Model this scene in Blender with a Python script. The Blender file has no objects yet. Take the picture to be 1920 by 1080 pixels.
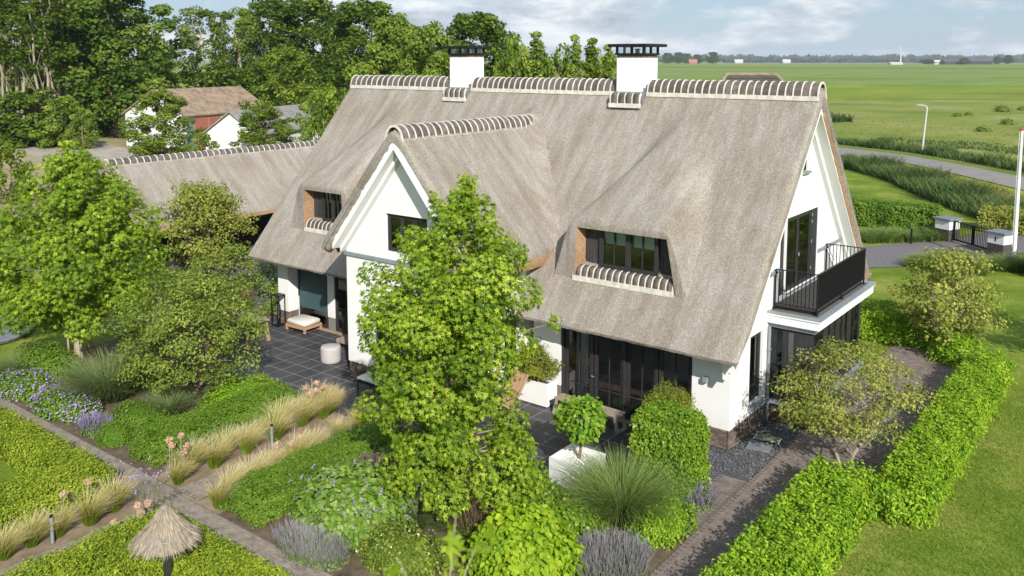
import bpy, math, random
import numpy as np
from mathutils import Vector, Matrix
from mathutils.geometry import tessellate_polygon

scene = bpy.context.scene
COL = scene.collection
PI = math.pi
R = math.radians
rng = np.random.default_rng(7)
random.seed(7)

# ------------------------------------------------------------------ camera
CAM = Vector((8.6345, -20.168, 9.8))
cd = bpy.data.cameras.new("camera")
cam = bpy.data.objects.new("camera", cd)
COL.objects.link(cam)
cam.location = CAM
cam.rotation_euler = (PI / 2 - 0.11363, 0, 0.65641)
cd.sensor_width = 36
cd.lens = 1650.14 / 1920 * 36
cd.shift_y = -(540 - 300.43) / 1920
cd.clip_end = 40000
cd.clip_start = 0.1
scene.camera = cam
cd.dof.use_dof = True
cd.dof.focus_distance = 22.0
cd.dof.aperture_fstop = 2.4

# ------------------------------------------------------------------ world, sun, exposure
SUN_D = Vector((-1.25, 1.0, -0.98)).normalized()
SUN_EL = math.asin(-SUN_D.z)
SUN_ROT = math.atan2(-SUN_D.x, -SUN_D.y)
w = bpy.data.worlds.new("World")
scene.world = w
w.use_nodes = True
nt = w.node_tree
N = nt.nodes
N.clear()
out = N.new("ShaderNodeOutputWorld")
bg = N.new("ShaderNodeBackground")
sky = N.new("ShaderNodeTexSky")
sky.sky_type = 'NISHITA'
sky.sun_disc = False
sky.sun_elevation = SUN_EL
sky.sun_rotation = SUN_ROT
sky.air_density = 1.0
sky.dust_density = 0.6
sky.ozone_density = 1.6
bg.inputs[1].default_value = 0.08
tc = N.new("ShaderNodeTexCoord")
sep = N.new("ShaderNodeSeparateXYZ")
nt.links.new(tc.outputs['Generated'], sep.inputs[0])
def wm(op, a, b):
    n = N.new("ShaderNodeMath"); n.operation = op
    for i, x in enumerate((a, b)):
        if isinstance(x, (int, float)): n.inputs[i].default_value = x
        else: nt.links.new(x, n.inputs[i])
    return n.outputs[0]
comb = N.new("ShaderNodeVectorMath"); comb.operation = 'MULTIPLY'
nt.links.new(tc.outputs['Generated'], comb.inputs[0]); comb.inputs[1].default_value = (1.0, 1.0, 3.2)
def wnoise(scale, detail, rough):
    n = N.new("ShaderNodeTexNoise"); n.inputs['Scale'].default_value = scale
    n.inputs['Detail'].default_value = detail; n.inputs['Roughness'].default_value = rough
    nt.links.new(comb.outputs[0], n.inputs['Vector']); return n.outputs[0]
def wramp(x, stops):
    r = N.new("ShaderNodeValToRGB"); nt.links.new(x, r.inputs[0])
    while len(r.color_ramp.elements) < len(stops): r.color_ramp.elements.new(0.5)
    for e, (p, c) in zip(r.color_ramp.elements, stops):
        e.position = p; e.color = (*c, 1) if len(c) == 3 else c
    return r.outputs[0]
big = wnoise(5.2, 9, 0.60)
shade = wnoise(9.5, 8, 0.62)
mask = wramp(big, [(0.44, (0, 0, 0)), (0.56, (1, 1, 1))])
ccol = wramp(shade, [(0.36, (4.6, 5.4, 6.3)), (0.47, (6.8, 7.4, 8.1)), (0.58, (10.4, 10.6, 10.8))])
# thin high veil: the blue itself is pale
veil = N.new("ShaderNodeMixRGB"); veil.inputs[0].default_value = 0.6
nt.links.new(sky.outputs[0], veil.inputs[1]); veil.inputs[2].default_value = (4.1, 6.0, 8.4, 1)
mx = N.new("ShaderNodeMixRGB")
nt.links.new(wm('MULTIPLY', mask, 0.92), mx.inputs[0])
nt.links.new(veil.outputs[0], mx.inputs[1])
nt.links.new(ccol, mx.inputs[2])
nt.links.new(mx.outputs[0], bg.inputs[0])
nt.links.new(bg.outputs[0], out.inputs[0])

sd = bpy.data.lights.new("sun", 'SUN')
sd.energy = 5.0
sd.angle = R(0.53)
sd.color = (1.0, 0.955, 0.885)
sun = bpy.data.objects.new("sun", sd)
COL.objects.link(sun)
sun.rotation_euler = SUN_D.to_track_quat('-Z', 'Y').to_euler()
sun.location = (10, -20, 30)

vs = scene.view_settings
vs.view_transform = 'Standard'
vs.look = 'None'
vs.exposure = 0.28
vs.gamma = 1.0
vs.use_curve_mapping = False
scene.cycles.use_denoising = True
scene.cycles.max_bounces = 8
scene.cycles.transparent_max_bounces = 12
scene.cycles.caustics_reflective = False
scene.cycles.caustics_refractive = False

HAZE = 9e-5
# ------------------------------------------------------------------ materials
def new_mat(name):
    m = bpy.data.materials.new(name); m.use_nodes = True
    n = m.node_tree; n.nodes.clear()
    o = n.nodes.new("ShaderNodeOutputMaterial")
    return m, n, o

class NB:
    "small helper to wire nodes"
    def __init__(s, t): s.t = t
    def new(s, k): return s.t.nodes.new(k)
    def link(s, a, b): s.t.links.new(a, b)
    def coord(s, kind='Object'):
        return s.new("ShaderNodeTexCoord").outputs[kind]
    def pos(s): return s.new("ShaderNodeNewGeometry").outputs['Position']
    def map(s, v, scale=(1, 1, 1), rot=(0, 0, 0)):
        m = s.new("ShaderNodeMapping"); s.link(v, m.inputs['Vector'])
        m.inputs['Scale'].default_value = scale; m.inputs['Rotation'].default_value = rot
        return m.outputs[0]
    def noise(s, v, scale, detail=4, rough=0.55, dist=0):
        n = s.new("ShaderNodeTexNoise"); s.link(v, n.inputs['Vector'])
        n.inputs['Scale'].default_value = scale; n.inputs['Detail'].default_value = detail
        n.inputs['Roughness'].default_value = rough; n.inputs['Distortion'].default_value = dist
        return n.outputs[0]
    def ramp(s, x, stops, interp='LINEAR'):
        r = s.new("ShaderNodeValToRGB"); s.link(x, r.inputs[0]); r.color_ramp.interpolation = interp
        while len(r.color_ramp.elements) < len(stops): r.color_ramp.elements.new(0.5)
        for e, (p, c) in zip(r.color_ramp.elements, stops):
            e.position = p
            e.color = (c, c, c, 1) if isinstance(c, (int, float)) else (*c, 1)
        return r.outputs[0]
    def mix(s, f, a, b, mode='MIX'):
        m = s.new("ShaderNodeMixRGB"); m.blend_type = mode
        for i, x in enumerate((f, a, b)):
            if isinstance(x, (int, float)):
                m.inputs[i].default_value = x if i == 0 else (x, x, x, 1)
            elif isinstance(x, tuple): m.inputs[i].default_value = (*x, 1)
            else: s.link(x, m.inputs[i])
        return m.outputs[0]
    def math(s, op, a, b=0.0):
        n = s.new("ShaderNodeMath"); n.operation = op
        for i, x in enumerate((a, b)):
            if isinstance(x, (int, float)): n.inputs[i].default_value = x
            else: s.link(x, n.inputs[i])
        return n.outputs[0]
    def bump(s, h, strength=0.3, dist=0.02):
        b = s.new("ShaderNodeBump"); s.link(h, b.inputs['Height'])
        b.inputs['Strength'].default_value = strength; b.inputs['Distance'].default_value = dist
        return b.outputs[0]
    def bsdf(s, col, rough=0.7, normal=None, metal=0.0, spec=0.3):
        p = s.new("ShaderNodeBsdfPrincipled")
        if isinstance(col, tuple): p.inputs['Base Color'].default_value = (*col, 1)
        else: s.link(col, p.inputs['Base Color'])
        if isinstance(rough, (int, float)): p.inputs['Roughness'].default_value = rough
        else: s.link(rough, p.inputs['Roughness'])
        p.inputs['Metallic'].default_value = metal
        p.inputs['Specular IOR Level'].default_value = spec
        if normal is not None: s.link(normal, p.inputs['Normal'])
        return p.outputs[0]

def mat_simple(name, col, rough=0.6, var=0.15, scale=6, bump=0.0, bscale=40, metal=0.0, spec=0.3, mapscale=(1, 1, 1), objvar=0.0):
    m, t, o = new_mat(name); b = NB(t)
    v = b.map(b.pos(), mapscale)
    n = b.noise(v, scale, 5, 0.6)
    lo = tuple(c * (1 - var) for c in col); hi = tuple(min(1, c * (1 + var)) for c in col)
    c = b.ramp(n, [(0.3, lo), (0.7, hi)])
    if objvar:
        oi = b.new("ShaderNodeObjectInfo")
        c = b.mix(1.0, c, b.ramp(oi.outputs['Random'], [(0.0, 1 - objvar), (1.0, 1 + objvar)]), 'MULTIPLY')
    nrm = b.bump(b.noise(v, bscale, 3), bump, 0.01) if bump else None
    b.link(b.bsdf(c, rough, nrm, metal, spec), o.inputs[0])
    return m

def mat_thatch(name, cols, streak=(1.6, 0.22, 0.22)):
    m, t, o = new_mat(name); b = NB(t)
    p = b.pos()
    fine = b.noise(p, 24, 5, 0.85)
    fine2 = b.noise(b.map(p, tuple(1.0 if s_ > 1 else 0.30 for s_ in streak)), 40, 3, 0.7)
    mid = b.noise(b.map(p, tuple(1.0 if s_ > 1 else 0.45 for s_ in streak)), 1.5, 6, 0.65)
    streak = b.noise(b.map(p, streak), 2.2, 5, 0.62)
    c = b.ramp(fine, [(0.34, cols[0]), (0.49, cols[1]), (0.64, cols[2])])
    c = b.mix(b.ramp(fine2, [(0.40, 0.0), (0.60, 0.6)]), c, cols[3])
    wth = b.ramp(streak, [(0.38, 0.0), (0.60, 1.0)])
    c = b.mix(b.math('MULTIPLY', wth, 0.5), c, b.mix(1.0, c, (0.66, 0.62, 0.57), 'MULTIPLY'))
    c = b.mix(b.ramp(mid, [(0.42, 0.0), (0.66, 0.75)]), c, b.mix(1.0, c, (0.78, 0.72, 0.64), 'MULTIPLY'))
    h = b.mix(0.5, fine, fine2)
    b.link(b.bsdf(c, 0.95, b.bump(h, 1.0, 0.05), 0, 0.1), o.inputs[0])
    return m

def mat_leaf(name, lo, mid, hi, transl=0.35, rough=0.55, spec=0.22):
    m, t, o = new_mat(name); b = NB(t)
    a = b.new("ShaderNodeAttribute"); a.attribute_name = "tint"
    c = b.ramp(a.outputs['Fac'], [(0.05, lo), (0.5, mid), (0.95, hi)])
    d = b.bsdf(c, rough, None, 0, spec)
    tr = b.new("ShaderNodeBsdfTranslucent")
    b.link(b.mix(1.0, c, (1.15, 1.1, 0.5), 'MULTIPLY'), tr.inputs[0])
    mx = b.new("ShaderNodeMixShader"); mx.inputs[0].default_value = transl
    b.link(d, mx.inputs[1]); b.link(tr.outputs[0], mx.inputs[2])
    b.link(mx.outputs[0], o.inputs[0])
    return m

def mat_glass(name, tint=(0.88, 0.94, 0.94), refl=0.07):
    m, t, o = new_mat(name); b = NB(t)
    g = b.new("ShaderNodeBsdfGlossy"); g.inputs['Roughness'].default_value = 0.02
    tr = b.new("ShaderNodeBsdfTransparent"); tr.inputs[0].default_value = (*tint, 1)
    f = b.new("ShaderNodeFresnel"); f.inputs[0].default_value = 1.5
    mx = b.new("ShaderNodeMixShader")
    b.link(b.math('MINIMUM', b.math('ADD', f.outputs[0], refl), 1.0), mx.inputs[0])
    b.link(tr.outputs[0], mx.inputs[1]); b.link(g.outputs[0], mx.inputs[2])
    b.link(mx.outputs[0], o.inputs[0])
    return m

def mat_grass(name, cols, scale=1.0, stripes=None):
    m, t, o = new_mat(name); b = NB(t)
    p = b.pos()
    n1 = b.noise(p, 0.35 * scale, 6, 0.6)
    n2 = b.noise(p, 2.6 * scale, 5, 0.65)
    n3 = b.noise(b.map(p, (1, 1, 1)), 26 * scale, 3, 0.7)
    c = b.ramp(n1, [(0.34, cols[0]), (0.5, cols[1]), (0.66, cols[2])])
    c = b.mix(b.ramp(n2, [(0.40, 0.0), (0.68, 0.55)]), c, cols[3])
    c = b.mix(0.75, c, b.ramp(n3, [(0.28, 0.35), (0.7, 1.45)]), 'MULTIPLY')
    if stripes:
        ang, freq, amt = stripes
        s = b.noise(b.map(p, (freq, freq * 0.03, 1), (0, 0, ang)), 1.0, 3, 0.5)
        c = b.mix(amt, c, b.ramp(s, [(0.35, 0.6), (0.65, 1.3)]), 'MULTIPLY')
    h = b.mix(0.5, n2, n3)
    b.link(b.bsdf(c, 0.9, b.bump(h, 0.9, 0.06), 0, 0.1), o.inputs[0])
    return m

M = {}
M['thatch'] = mat_thatch('thatch', [(0.225, 0.200, 0.170), (0.390, 0.358, 0.315), (0.56, 0.53, 0.485), (0.27, 0.243, 0.205)])
M['thatch_x'] = mat_thatch('thatch_x', [(0.225, 0.200, 0.170), (0.390, 0.358, 0.315), (0.56, 0.53, 0.485), (0.27, 0.243, 0.205)], streak=(0.22, 1.6, 0.22))
M['thatch_cut'] = mat_thatch('thatch_cut', [(0.25, 0.15, 0.08), (0.50, 0.33, 0.20), (0.66, 0.47, 0.32), (0.36, 0.22, 0.12)])
def mat_render(name):
    m, t, o = new_mat(name); b = NB(t); p = b.pos()
    c = b.ramp(b.noise(p, 0.9, 5, 0.6), [(0.3, (0.765, 0.76, 0.74)), (0.7, (0.80, 0.797, 0.785))])
    st = b.noise(b.map(p, (5, 5, 0.25)), 1.0, 5, 0.65)
    c = b.mix(b.ramp(st, [(0.56, 0.0), (0.80, 0.22)]), c, (0.60, 0.585, 0.545))
    sx = b.new("ShaderNodeSeparateXYZ"); b.link(p, sx.inputs[0])
    low = b.math('MULTIPLY', b.ramp(b.math('DIVIDE', sx.outputs[2], 3.0), [(0.16, 0.30), (0.36, 0.0)]), b.ramp(b.noise(p, 3.0, 5, 0.7), [(0.35, 0.1), (0.7, 1.0)]))
    c = b.mix(low, c, (0.50, 0.485, 0.44))
    b.link(b.bsdf(c, 0.85, b.bump(b.noise(p, 45, 3), 0.25, 0.01), 0, 0.2), o.inputs[0]); return m
M['white'] = mat_render('white_render')
M['white_paint'] = mat_simple('white_paint', (0.80, 0.80, 0.79), 0.5, 0.02, 2)
M['zinc'] = mat_simple('zinc', (0.30, 0.34, 0.37), 0.5, 0.12, 5, metal=0.3)
M['lead'] = mat_simple('lead', (0.17, 0.18, 0.195), 0.6, 0.2, 6)
M['black'] = mat_simple('black_timber', (0.034, 0.033, 0.034), 0.55, 0.25, 9, 0.2, 50)
M['cladding'] = mat_simple('black_cladding', (0.05, 0.048, 0.049), 0.6, 0.25, 9, 0.2, 50, objvar=0.2)
M['black_metal'] = mat_simple('black_metal', (0.014, 0.014, 0.016), 0.4, 0.2, 6, metal=0.2)
M['glass'] = mat_glass('window_glass')
M['darkglass'] = mat_glass('dark_glass', (0.35, 0.42, 0.42), 0.10)
M['mortar'] = mat_simple('mortar', (0.60, 0.57, 0.50), 0.9, 0.22, 7, 0.5, 30)
M['ridge'] = mat_simple('ridge_tile', (0.115, 0.098, 0.086), 0.75, 0.35, 7, 0.4, 40, objvar=0.28)
M['brick'] = mat_simple('plinth_brick', (0.165, 0.125, 0.10), 0.85, 0.35, 4.5, 0.4, 60, objvar=0.3)
M['brick_joint'] = mat_simple('brick_joint', (0.20, 0.185, 0.17), 0.95, 0.1, 30)
M['tile'] = mat_simple('terrace_tile', (0.052, 0.053, 0.058), 0.5, 0.30, 1.7, 0.15, 50, spec=0.35, objvar=0.16)
M['joint'] = mat_simple('tile_joint', (0.27, 0.25, 0.22), 0.95, 0.2, 12)
M['clinker'] = mat_simple('clinker', (0.225, 0.19, 0.158), 0.85, 0.32, 5.0, 0.4, 50, objvar=0.2)
M['clinker_dark'] = mat_simple('clinker_dark', (0.175, 0.145, 0.128), 0.85, 0.32, 4.5, 0.4, 50)
M['sand_joint'] = mat_simple('sand_joint', (0.13, 0.112, 0.095), 0.95, 0.3, 15)
M['drive'] = mat_simple('drive_pavers', (0.15, 0.138, 0.14), 0.85, 0.3, 9, 0.5, 30)
M['asphalt'] = mat_simple('asphalt', (0.23, 0.215, 0.20), 0.9, 0.12, 0.7, 0.3, 30)
M['gravel'] = mat_simple('basalt_gravel', (0.075, 0.078, 0.085), 0.85, 0.4, 30, 0.6, 60)
M['soil'] = mat_simple('soil', (0.125, 0.092, 0.062), 0.95, 0.4, 3.5, 0.8, 22)
M['dry_soil'] = mat_simple('dry_soil', (0.25, 0.19, 0.13), 0.95, 0.3, 2.5, 0.6, 22)
M['teak'] = mat_simple('teak', (0.42, 0.26, 0.15), 0.6, 0.25, 5, 0.2, 40, mapscale=(4, 4, 1))
M['grey_wood'] = mat_simple('weathered_wood', (0.33, 0.27, 0.215), 0.75, 0.25, 7, 0.3, 40, mapscale=(1, 6, 1))
M['cushion'] = mat_simple('cushion', (0.60, 0.575, 0.53), 0.9, 0.06, 10, 0.15, 200)
M['pouf'] = mat_simple('pouf', (0.43, 0.41, 0.385), 0.9, 0.08, 10, 0.3, 150)
M['bark'] = mat_simple('bark', (0.20, 0.155, 0.11), 0.9, 0.4, 9, 0.8, 30, mapscale=(2, 2, 0.5))
M['bark_pale'] = mat_simple('bark_pale', (0.34, 0.29, 0.215), 0.9, 0.3, 7, 0.7, 30, mapscale=(2, 2, 0.5))
M['screen'] = mat_simple('roller_screen', (0.045, 0.085, 0.092), 0.7, 0.08, 30)
M['deck'] = mat_simple('deck_boards', (0.13, 0.12, 0.105), 0.85, 0.3, 6, 0.3, 40, mapscale=(6, 1, 1))
M['curtain'] = mat_simple('curtain', (0.72, 0.71, 0.68), 0.9, 0.05, 3)
M['interior'] = mat_simple('interior_wall', (0.52, 0.52, 0.50), 0.9, 0.05, 2)
M['interior_floor'] = mat_simple('interior_floor', (0.34, 0.27, 0.20), 0.5, 0.2, 3)
M['pebble'] = mat_simple('white_pebble', (0.74, 0.73, 0.70), 0.8, 0.1, 20)
M['lawn'] = mat_grass('lawn', [(0.10, 0.160, 0.016), (0.175, 0.240, 0.027), (0.30, 0.31, 0.07), (0.10, 0.17, 0.014)], 1.0)
M['field'] = mat_grass('field', [(0.135, 0.205, 0.018), (0.20, 0.260, 0.028), (0.275, 0.295, 0.055), (0.15, 0.225, 0.02)], 0.06, (0.35, 0.05, 0.35))
M['field_light'] = mat_grass('field_light', [(0.16, 0.235, 0.05), (0.19, 0.26, 0.06), (0.22, 0.275, 0.075), (0.145, 0.22, 0.045)], 0.05, (0.2, 0.04, 0.2))
M['rough'] = mat_grass('rough_grass', [(0.12, 0.19, 0.025), (0.22, 0.25, 0.055), (0.31, 0.29, 0.11), (0.14, 0.20, 0.03)], 0.13)
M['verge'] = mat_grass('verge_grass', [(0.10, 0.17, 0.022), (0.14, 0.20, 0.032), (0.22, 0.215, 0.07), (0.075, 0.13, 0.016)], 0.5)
M['straw_ground'] = mat_grass('straw_ground', [(0.27, 0.22, 0.11), (0.34, 0.28, 0.16), (0.38, 0.33, 0.21), (0.19, 0.20, 0.06)], 0.3)
M['water'] = mat_simple('far_water', (0.10, 0.13, 0.17), 0.3, 0.1, 0.01)
# leaves
M['gum'] = mat_leaf('sweetgum_leaf', (0.055, 0.115, 0.006), (0.190, 0.295, 0.014), (0.46, 0.54, 0.06), 0.36)
M['hedge'] = mat_leaf('hedge_leaf', (0.060, 0.150, 0.006), (0.215, 0.380, 0.014), (0.46, 0.57, 0.045), 0.34)
M['box'] = mat_leaf('box_leaf', (0.055, 0.095, 0.006), (0.245, 0.335, 0.018), (0.50, 0.54, 0.065), 0.34)
M['boxdark'] = mat_leaf('dark_box_leaf', (0.055, 0.120, 0.010), (0.135, 0.250, 0.020), (0.26, 0.36, 0.045), 0.33)
M['laurel'] = mat_leaf('laurel_leaf', (0.055, 0.135, 0.006), (0.155, 0.285, 0.012), (0.34, 0.44, 0.035), 0.33, 0.42, 0.4)
M['yew'] = mat_leaf('yew_leaf', (0.085, 0.115, 0.010), (0.20, 0.235, 0.022), (0.33, 0.34, 0.05), 0.3)
M['apple'] = mat_leaf('apple_leaf', (0.070, 0.115, 0.014), (0.185, 0.255, 0.032), (0.38, 0.43, 0.08), 0.36)
M['maple'] = mat_leaf('maple_leaf', (0.115, 0.150, 0.018), (0.275, 0.315, 0.050), (0.47, 0.47, 0.12), 0.38)
M['wood_leaf'] = mat_leaf('woodland_leaf', (0.040, 0.085, 0.009), (0.105, 0.178, 0.017), (0.235, 0.30, 0.04), 0.36)
M['wood_light'] = mat_leaf('woodland_light_leaf', (0.070, 0.125, 0.010), (0.165, 0.245, 0.024), (0.32, 0.385, 0.055), 0.36)
M['far_leaf'] = mat_leaf('far_leaf', (0.028, 0.048, 0.026), (0.042, 0.066, 0.034), (0.062, 0.088, 0.045), 0.15)
M['bluegrass'] = mat_leaf('bluegrass', (0.085, 0.135, 0.04), (0.155, 0.215, 0.075), (0.26, 0.315, 0.13), 0.33)
M['miscanthus'] = mat_leaf('miscanthus', (0.085, 0.155, 0.028), (0.17, 0.25, 0.055), (0.31, 0.385, 0.13), 0.33)
M['stipa'] = mat_leaf('stipa', (0.17, 0.27, 0.015), (0.38, 0.41, 0.07), (0.84, 0.69, 0.46), 0.35)
M['reed'] = mat_leaf('reed', (0.045, 0.09, 0.026), (0.085, 0.14, 0.040), (0.15, 0.20, 0.062), 0.3)
M['drygrass'] = mat_leaf('drygrass', (0.16, 0.18, 0.035), (0.28, 0.25, 0.08), (0.38, 0.27, 0.12), 0.3)
M['hydrangea'] = mat_leaf('hydrangea_leaf', (0.10, 0.20, 0.025), (0.20, 0.33, 0.04), (0.38, 0.47, 0.16), 0.38)
M['bigleaf'] = mat_leaf('witch_alder_leaf', (0.095, 0.205, 0.006), (0.255, 0.395, 0.014), (0.45, 0.54, 0.04), 0.36)
M['fig'] = mat_leaf('fig_leaf', (0.055, 0.140, 0.008), (0.150, 0.285, 0.016), (0.32, 0.44, 0.04), 0.33)
M['violet'] = mat_leaf('violet_flower', (0.30, 0.20, 0.55), (0.42, 0.29, 0.68), (0.58, 0.42, 0.80), 0.3)
M['salvia'] = mat_leaf('salvia_spike', (0.075, 0.035, 0.085), (0.14, 0.06, 0.16), (0.22, 0.10, 0.24), 0.2)
M['seedspike'] = mat_leaf('seed_spike', (0.10, 0.065, 0.045), (0.17, 0.11, 0.075), (0.24, 0.165, 0.11), 0.2)
M['nepeta'] = mat_leaf('nepeta', (0.17, 0.18, 0.15), (0.30, 0.285, 0.31), (0.44, 0.40, 0.50), 0.3)
M['allium'] = mat_leaf('allium_head', (0.42, 0.28, 0.18), (0.58, 0.41, 0.29), (0.72, 0.55, 0.42), 0.3)
M['lavender'] = mat_leaf('lavender_spike', (0.16, 0.14, 0.26), (0.27, 0.235, 0.40), (0.38, 0.33, 0.52), 0.25)
M['whiteflower'] = mat_leaf('white_flower', (0.6, 0.6, 0.5), (0.75, 0.75, 0.68), (0.8, 0.8, 0.75), 0.2)

# ------------------------------------------------------------------ object helpers
def tag(o, label=None, cat=None, group=None, kind=None):
    if label: o['label'] = label
    if cat: o['category'] = cat
    if group: o['group'] = group
    if kind: o['kind'] = kind
    return o

def link(o, parent=None):
    COL.objects.link(o)
    if parent is not None: o.parent = parent
    return o

def thing(name, label, cat, loc=(0, 0, 0), rz=0.0, group=None):
    o = bpy.data.objects.new(name, None)
    o.empty_display_size = 0.2
    link(o)
    o.location = loc; o.rotation_euler = (0, 0, rz)
    return tag(o, label, cat, group)

def np_mesh(name, V, F, mat, tint=None, smooth=False):
    "V (n,3) float, F (m,k) int with constant k"
    me = bpy.data.meshes.new(name)
    V = np.ascontiguousarray(V, dtype=np.float32); F = np.ascontiguousarray(F, dtype=np.int32)
    k = F.shape[1]
    me.vertices.add(len(V)); me.vertices.foreach_set("co", V.ravel())
    me.loops.add(F.size); me.loops.foreach_set("vertex_index", F.ravel())
    me.polygons.add(len(F))
    me.polygons.foreach_set("loop_start", np.arange(len(F), dtype=np.int32) * k)
    try: me.polygons.foreach_set("loop_total", np.full(len(F), k, dtype=np.int32))
    except Exception: pass
    if smooth: me.polygons.foreach_set("use_smooth", np.ones(len(F), dtype=bool))
    me.update(calc_edges=True)
    if tint is not None:
        a = me.attributes.new("tint", 'FLOAT', 'POINT')
        a.data.foreach_set("value", np.ascontiguousarray(tint, dtype=np.float32))
    if mat is not None: me.materials.append(mat)
    return me

class MB:
    "collects polygons into one mesh"
    def __init__(s): s.v = []; s.f = []
    def add(s, verts, faces):
        o = len(s.v); s.v.extend([tuple(x) for x in verts]); s.f.extend([tuple(i + o for i in f) for f in faces]); return s
    def box(s, x0, x1, y0, y1, z0, z1):
        return s.add([(x0, y0, z0), (x1, y0, z0), (x1, y1, z0), (x0, y1, z0), (x0, y0, z1), (x1, y0, z1), (x1, y1, z1), (x0, y1, z1)],
                     [(0, 3, 2, 1), (4, 5, 6, 7), (0, 1, 5, 4), (1, 2, 6, 5), (2, 3, 7, 6), (3, 0, 4, 7)])
    def bevbox(s, x0, x1, y0, y1, z0, z1, b=0.02):
        "box with chamfered top and vertical edges"
        def ring(i, z): return [(x0 + i + b, y0 + i, z), (x1 - i - b, y0 + i, z), (x1 - i, y0 + i + b, z), (x1 - i, y1 - i - b, z), (x1 - i - b, y1 - i, z), (x0 + i + b, y1 - i, z), (x0 + i, y1 - i - b, z), (x0 + i, y0 + i + b, z)]
        r = [ring(b, z0), ring(0, z0 + b), ring(0, z1 - b), ring(b, z1)]
        v = [p for q in r for p in q]
        f = [tuple(reversed(range(8))), tuple(range(24, 32))]
        for k in range(3):
            for j in range(8): f.append((k * 8 + j, k * 8 + (j + 1) % 8, k * 8 + 8 + (j + 1) % 8, k * 8 + 8 + j))
        return s.add(v, f)
    def bar(s, p0, p1, wd, ht, up=(0, 0, 1)):
        p0 = Vector(p0); p1 = Vector(p1); d = (p1 - p0).normalized(); u = Vector(up)
        sd_ = d.cross(u)
        if sd_.length < 1e-4: sd_ = d.cross(Vector((1, 0, 0)))
        sd_.normalize(); u = sd_.cross(d).normalized()
        a = sd_ * wd / 2; b_ = u * ht / 2
        v = [p0 - a - b_, p0 + a - b_, p0 + a + b_, p0 - a + b_, p1 - a - b_, p1 + a - b_, p1 + a + b_, p1 - a + b_]
        return s.add(v, [(0, 1, 2, 3), (7, 6, 5, 4), (0, 4, 5, 1), (1, 5, 6, 2), (2, 6, 7, 3), (3, 7, 4, 0)])
    def tube(s, pts, radii, n=6, cap=True):
        pts = [Vector(p) for p in pts]; o = []; m = len(pts)
        ref = Vector((0.31, 0.95, 0.05)).normalized()
        for i, p in enumerate(pts):
            d = (pts[min(i + 1, m - 1)] - pts[max(i - 1, 0)])
            d = d.normalized() if d.length > 1e-9 else Vector((0, 0, 1))
            a = d.cross(ref)
            if a.length < 0.05: a = d.cross(Vector((1, 0, 0)))
            a.normalize(); b_ = d.cross(a)
            r = radii[i] if hasattr(radii, '__len__') else radii
            for k in range(n):
                t = 2 * PI * k / n
                o.append(p + a * math.cos(t) * r + b_ * math.sin(t) * r)
        f = []
        for i in range(m - 1):
            for k in range(n):
                f.append((i * n + k, i * n + (k + 1) % n, (i + 1) * n + (k + 1) % n, (i + 1) * n + k))
        if cap: f += [tuple(reversed(range(n))), tuple(range((m - 1) * n, m * n))]
        return s.add(o, f)
    def lathe(s, prof, n=20, c=(0, 0, 0)):
        v = []; f = []
        for r, z in prof:
            for k in range(n):
                t = 2 * PI * k / n; v.append((c[0] + r * math.cos(t), c[1] + r * math.sin(t), c[2] + z))
        for i in range(len(prof) - 1):
            for k in range(n): f.append((i * n + k, i * n + (k + 1) % n, (i + 1) * n + (k + 1) % n, (i + 1) * n + k))
        f += [tuple(reversed(range(n))), tuple(range((len(prof) - 1) * n, len(prof) * n))]
        return s.add(v, f)
    def prism(s, poly, axis, a0, a1):
        "extrude a 2-D polygon along axis ('x','y','z')"
        def P(u, v_, a): return {'x': (a, u, v_), 'y': (u, a, v_), 'z': (u, v_, a)}[axis]
        n = len(poly)
        v = [P(u, v_, a0) for u, v_ in poly] + [P(u, v_, a1) for u, v_ in poly]
        f = [tuple(range(n)), tuple(reversed(range(n, 2 * n)))]
        for i in range(n): f.append((i, i + n, (i + 1) % n + n, (i + 1) % n))
        return s.add(v, f)
    def mesh(s, name, mat, smooth=False):
        me = bpy.data.meshes.new(name); me.from_pydata(s.v, [], s.f); me.update()
        if mat is not None: me.materials.append(M[mat] if isinstance(mat, str) else mat)
        if smooth:
            me.polygons.foreach_set("use_smooth", [True] * len(me.polygons))
        return me
    def build(s, name, mat, parent=None, smooth=False):
        return link(bpy.data.objects.new(name, s.mesh(name, mat, smooth)), parent)

def fix_normals(me):
    import bmesh
    bm = bmesh.new(); bm.from_mesh(me); bmesh.ops.recalc_face_normals(bm, faces=bm.faces); bm.to_mesh(me); bm.free()

def wall(name, mat, parent, axis, at, thick, outer, holes):
    "planar wall with rectangular openings. axis 'y': plane y=at, coords (x,z), thickness towards +y; axis 'x': plane x=at, coords (y,z), thickness towards -x"
    polys = [outer] + [[(a0, b0), (a1, b0), (a1, b1), (a0, b1)] for a0, a1, b0, b1 in holes]
    flat = [p for q in polys for p in q]
    tris = tessellate_polygon([[Vector((u, v_, 0)) for u, v_ in q] for q in polys])
    back = at + thick if axis == 'y' else at - thick
    P = (lambda u, v_, a: (u, a, v_)) if axis == 'y' else (lambda u, v_, a: (a, u, v_))
    n = len(flat)
    V = [P(u, v_, at) for u, v_ in flat] + [P(u, v_, back) for u, v_ in flat]
    F = [tuple(t) for t in tris] + [tuple(i + n for i in reversed(t)) for t in tris]
    k = 0
    for q in polys:
        m = len(q)
        for i in range(m): F.append((k + i, k + (i + 1) % m, k + (i + 1) % m + n, k + i + n))
        k += m
    mb = MB(); mb.add(V, F)
    o = mb.build(name, mat, parent); fix_normals(o.data); return o

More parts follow.
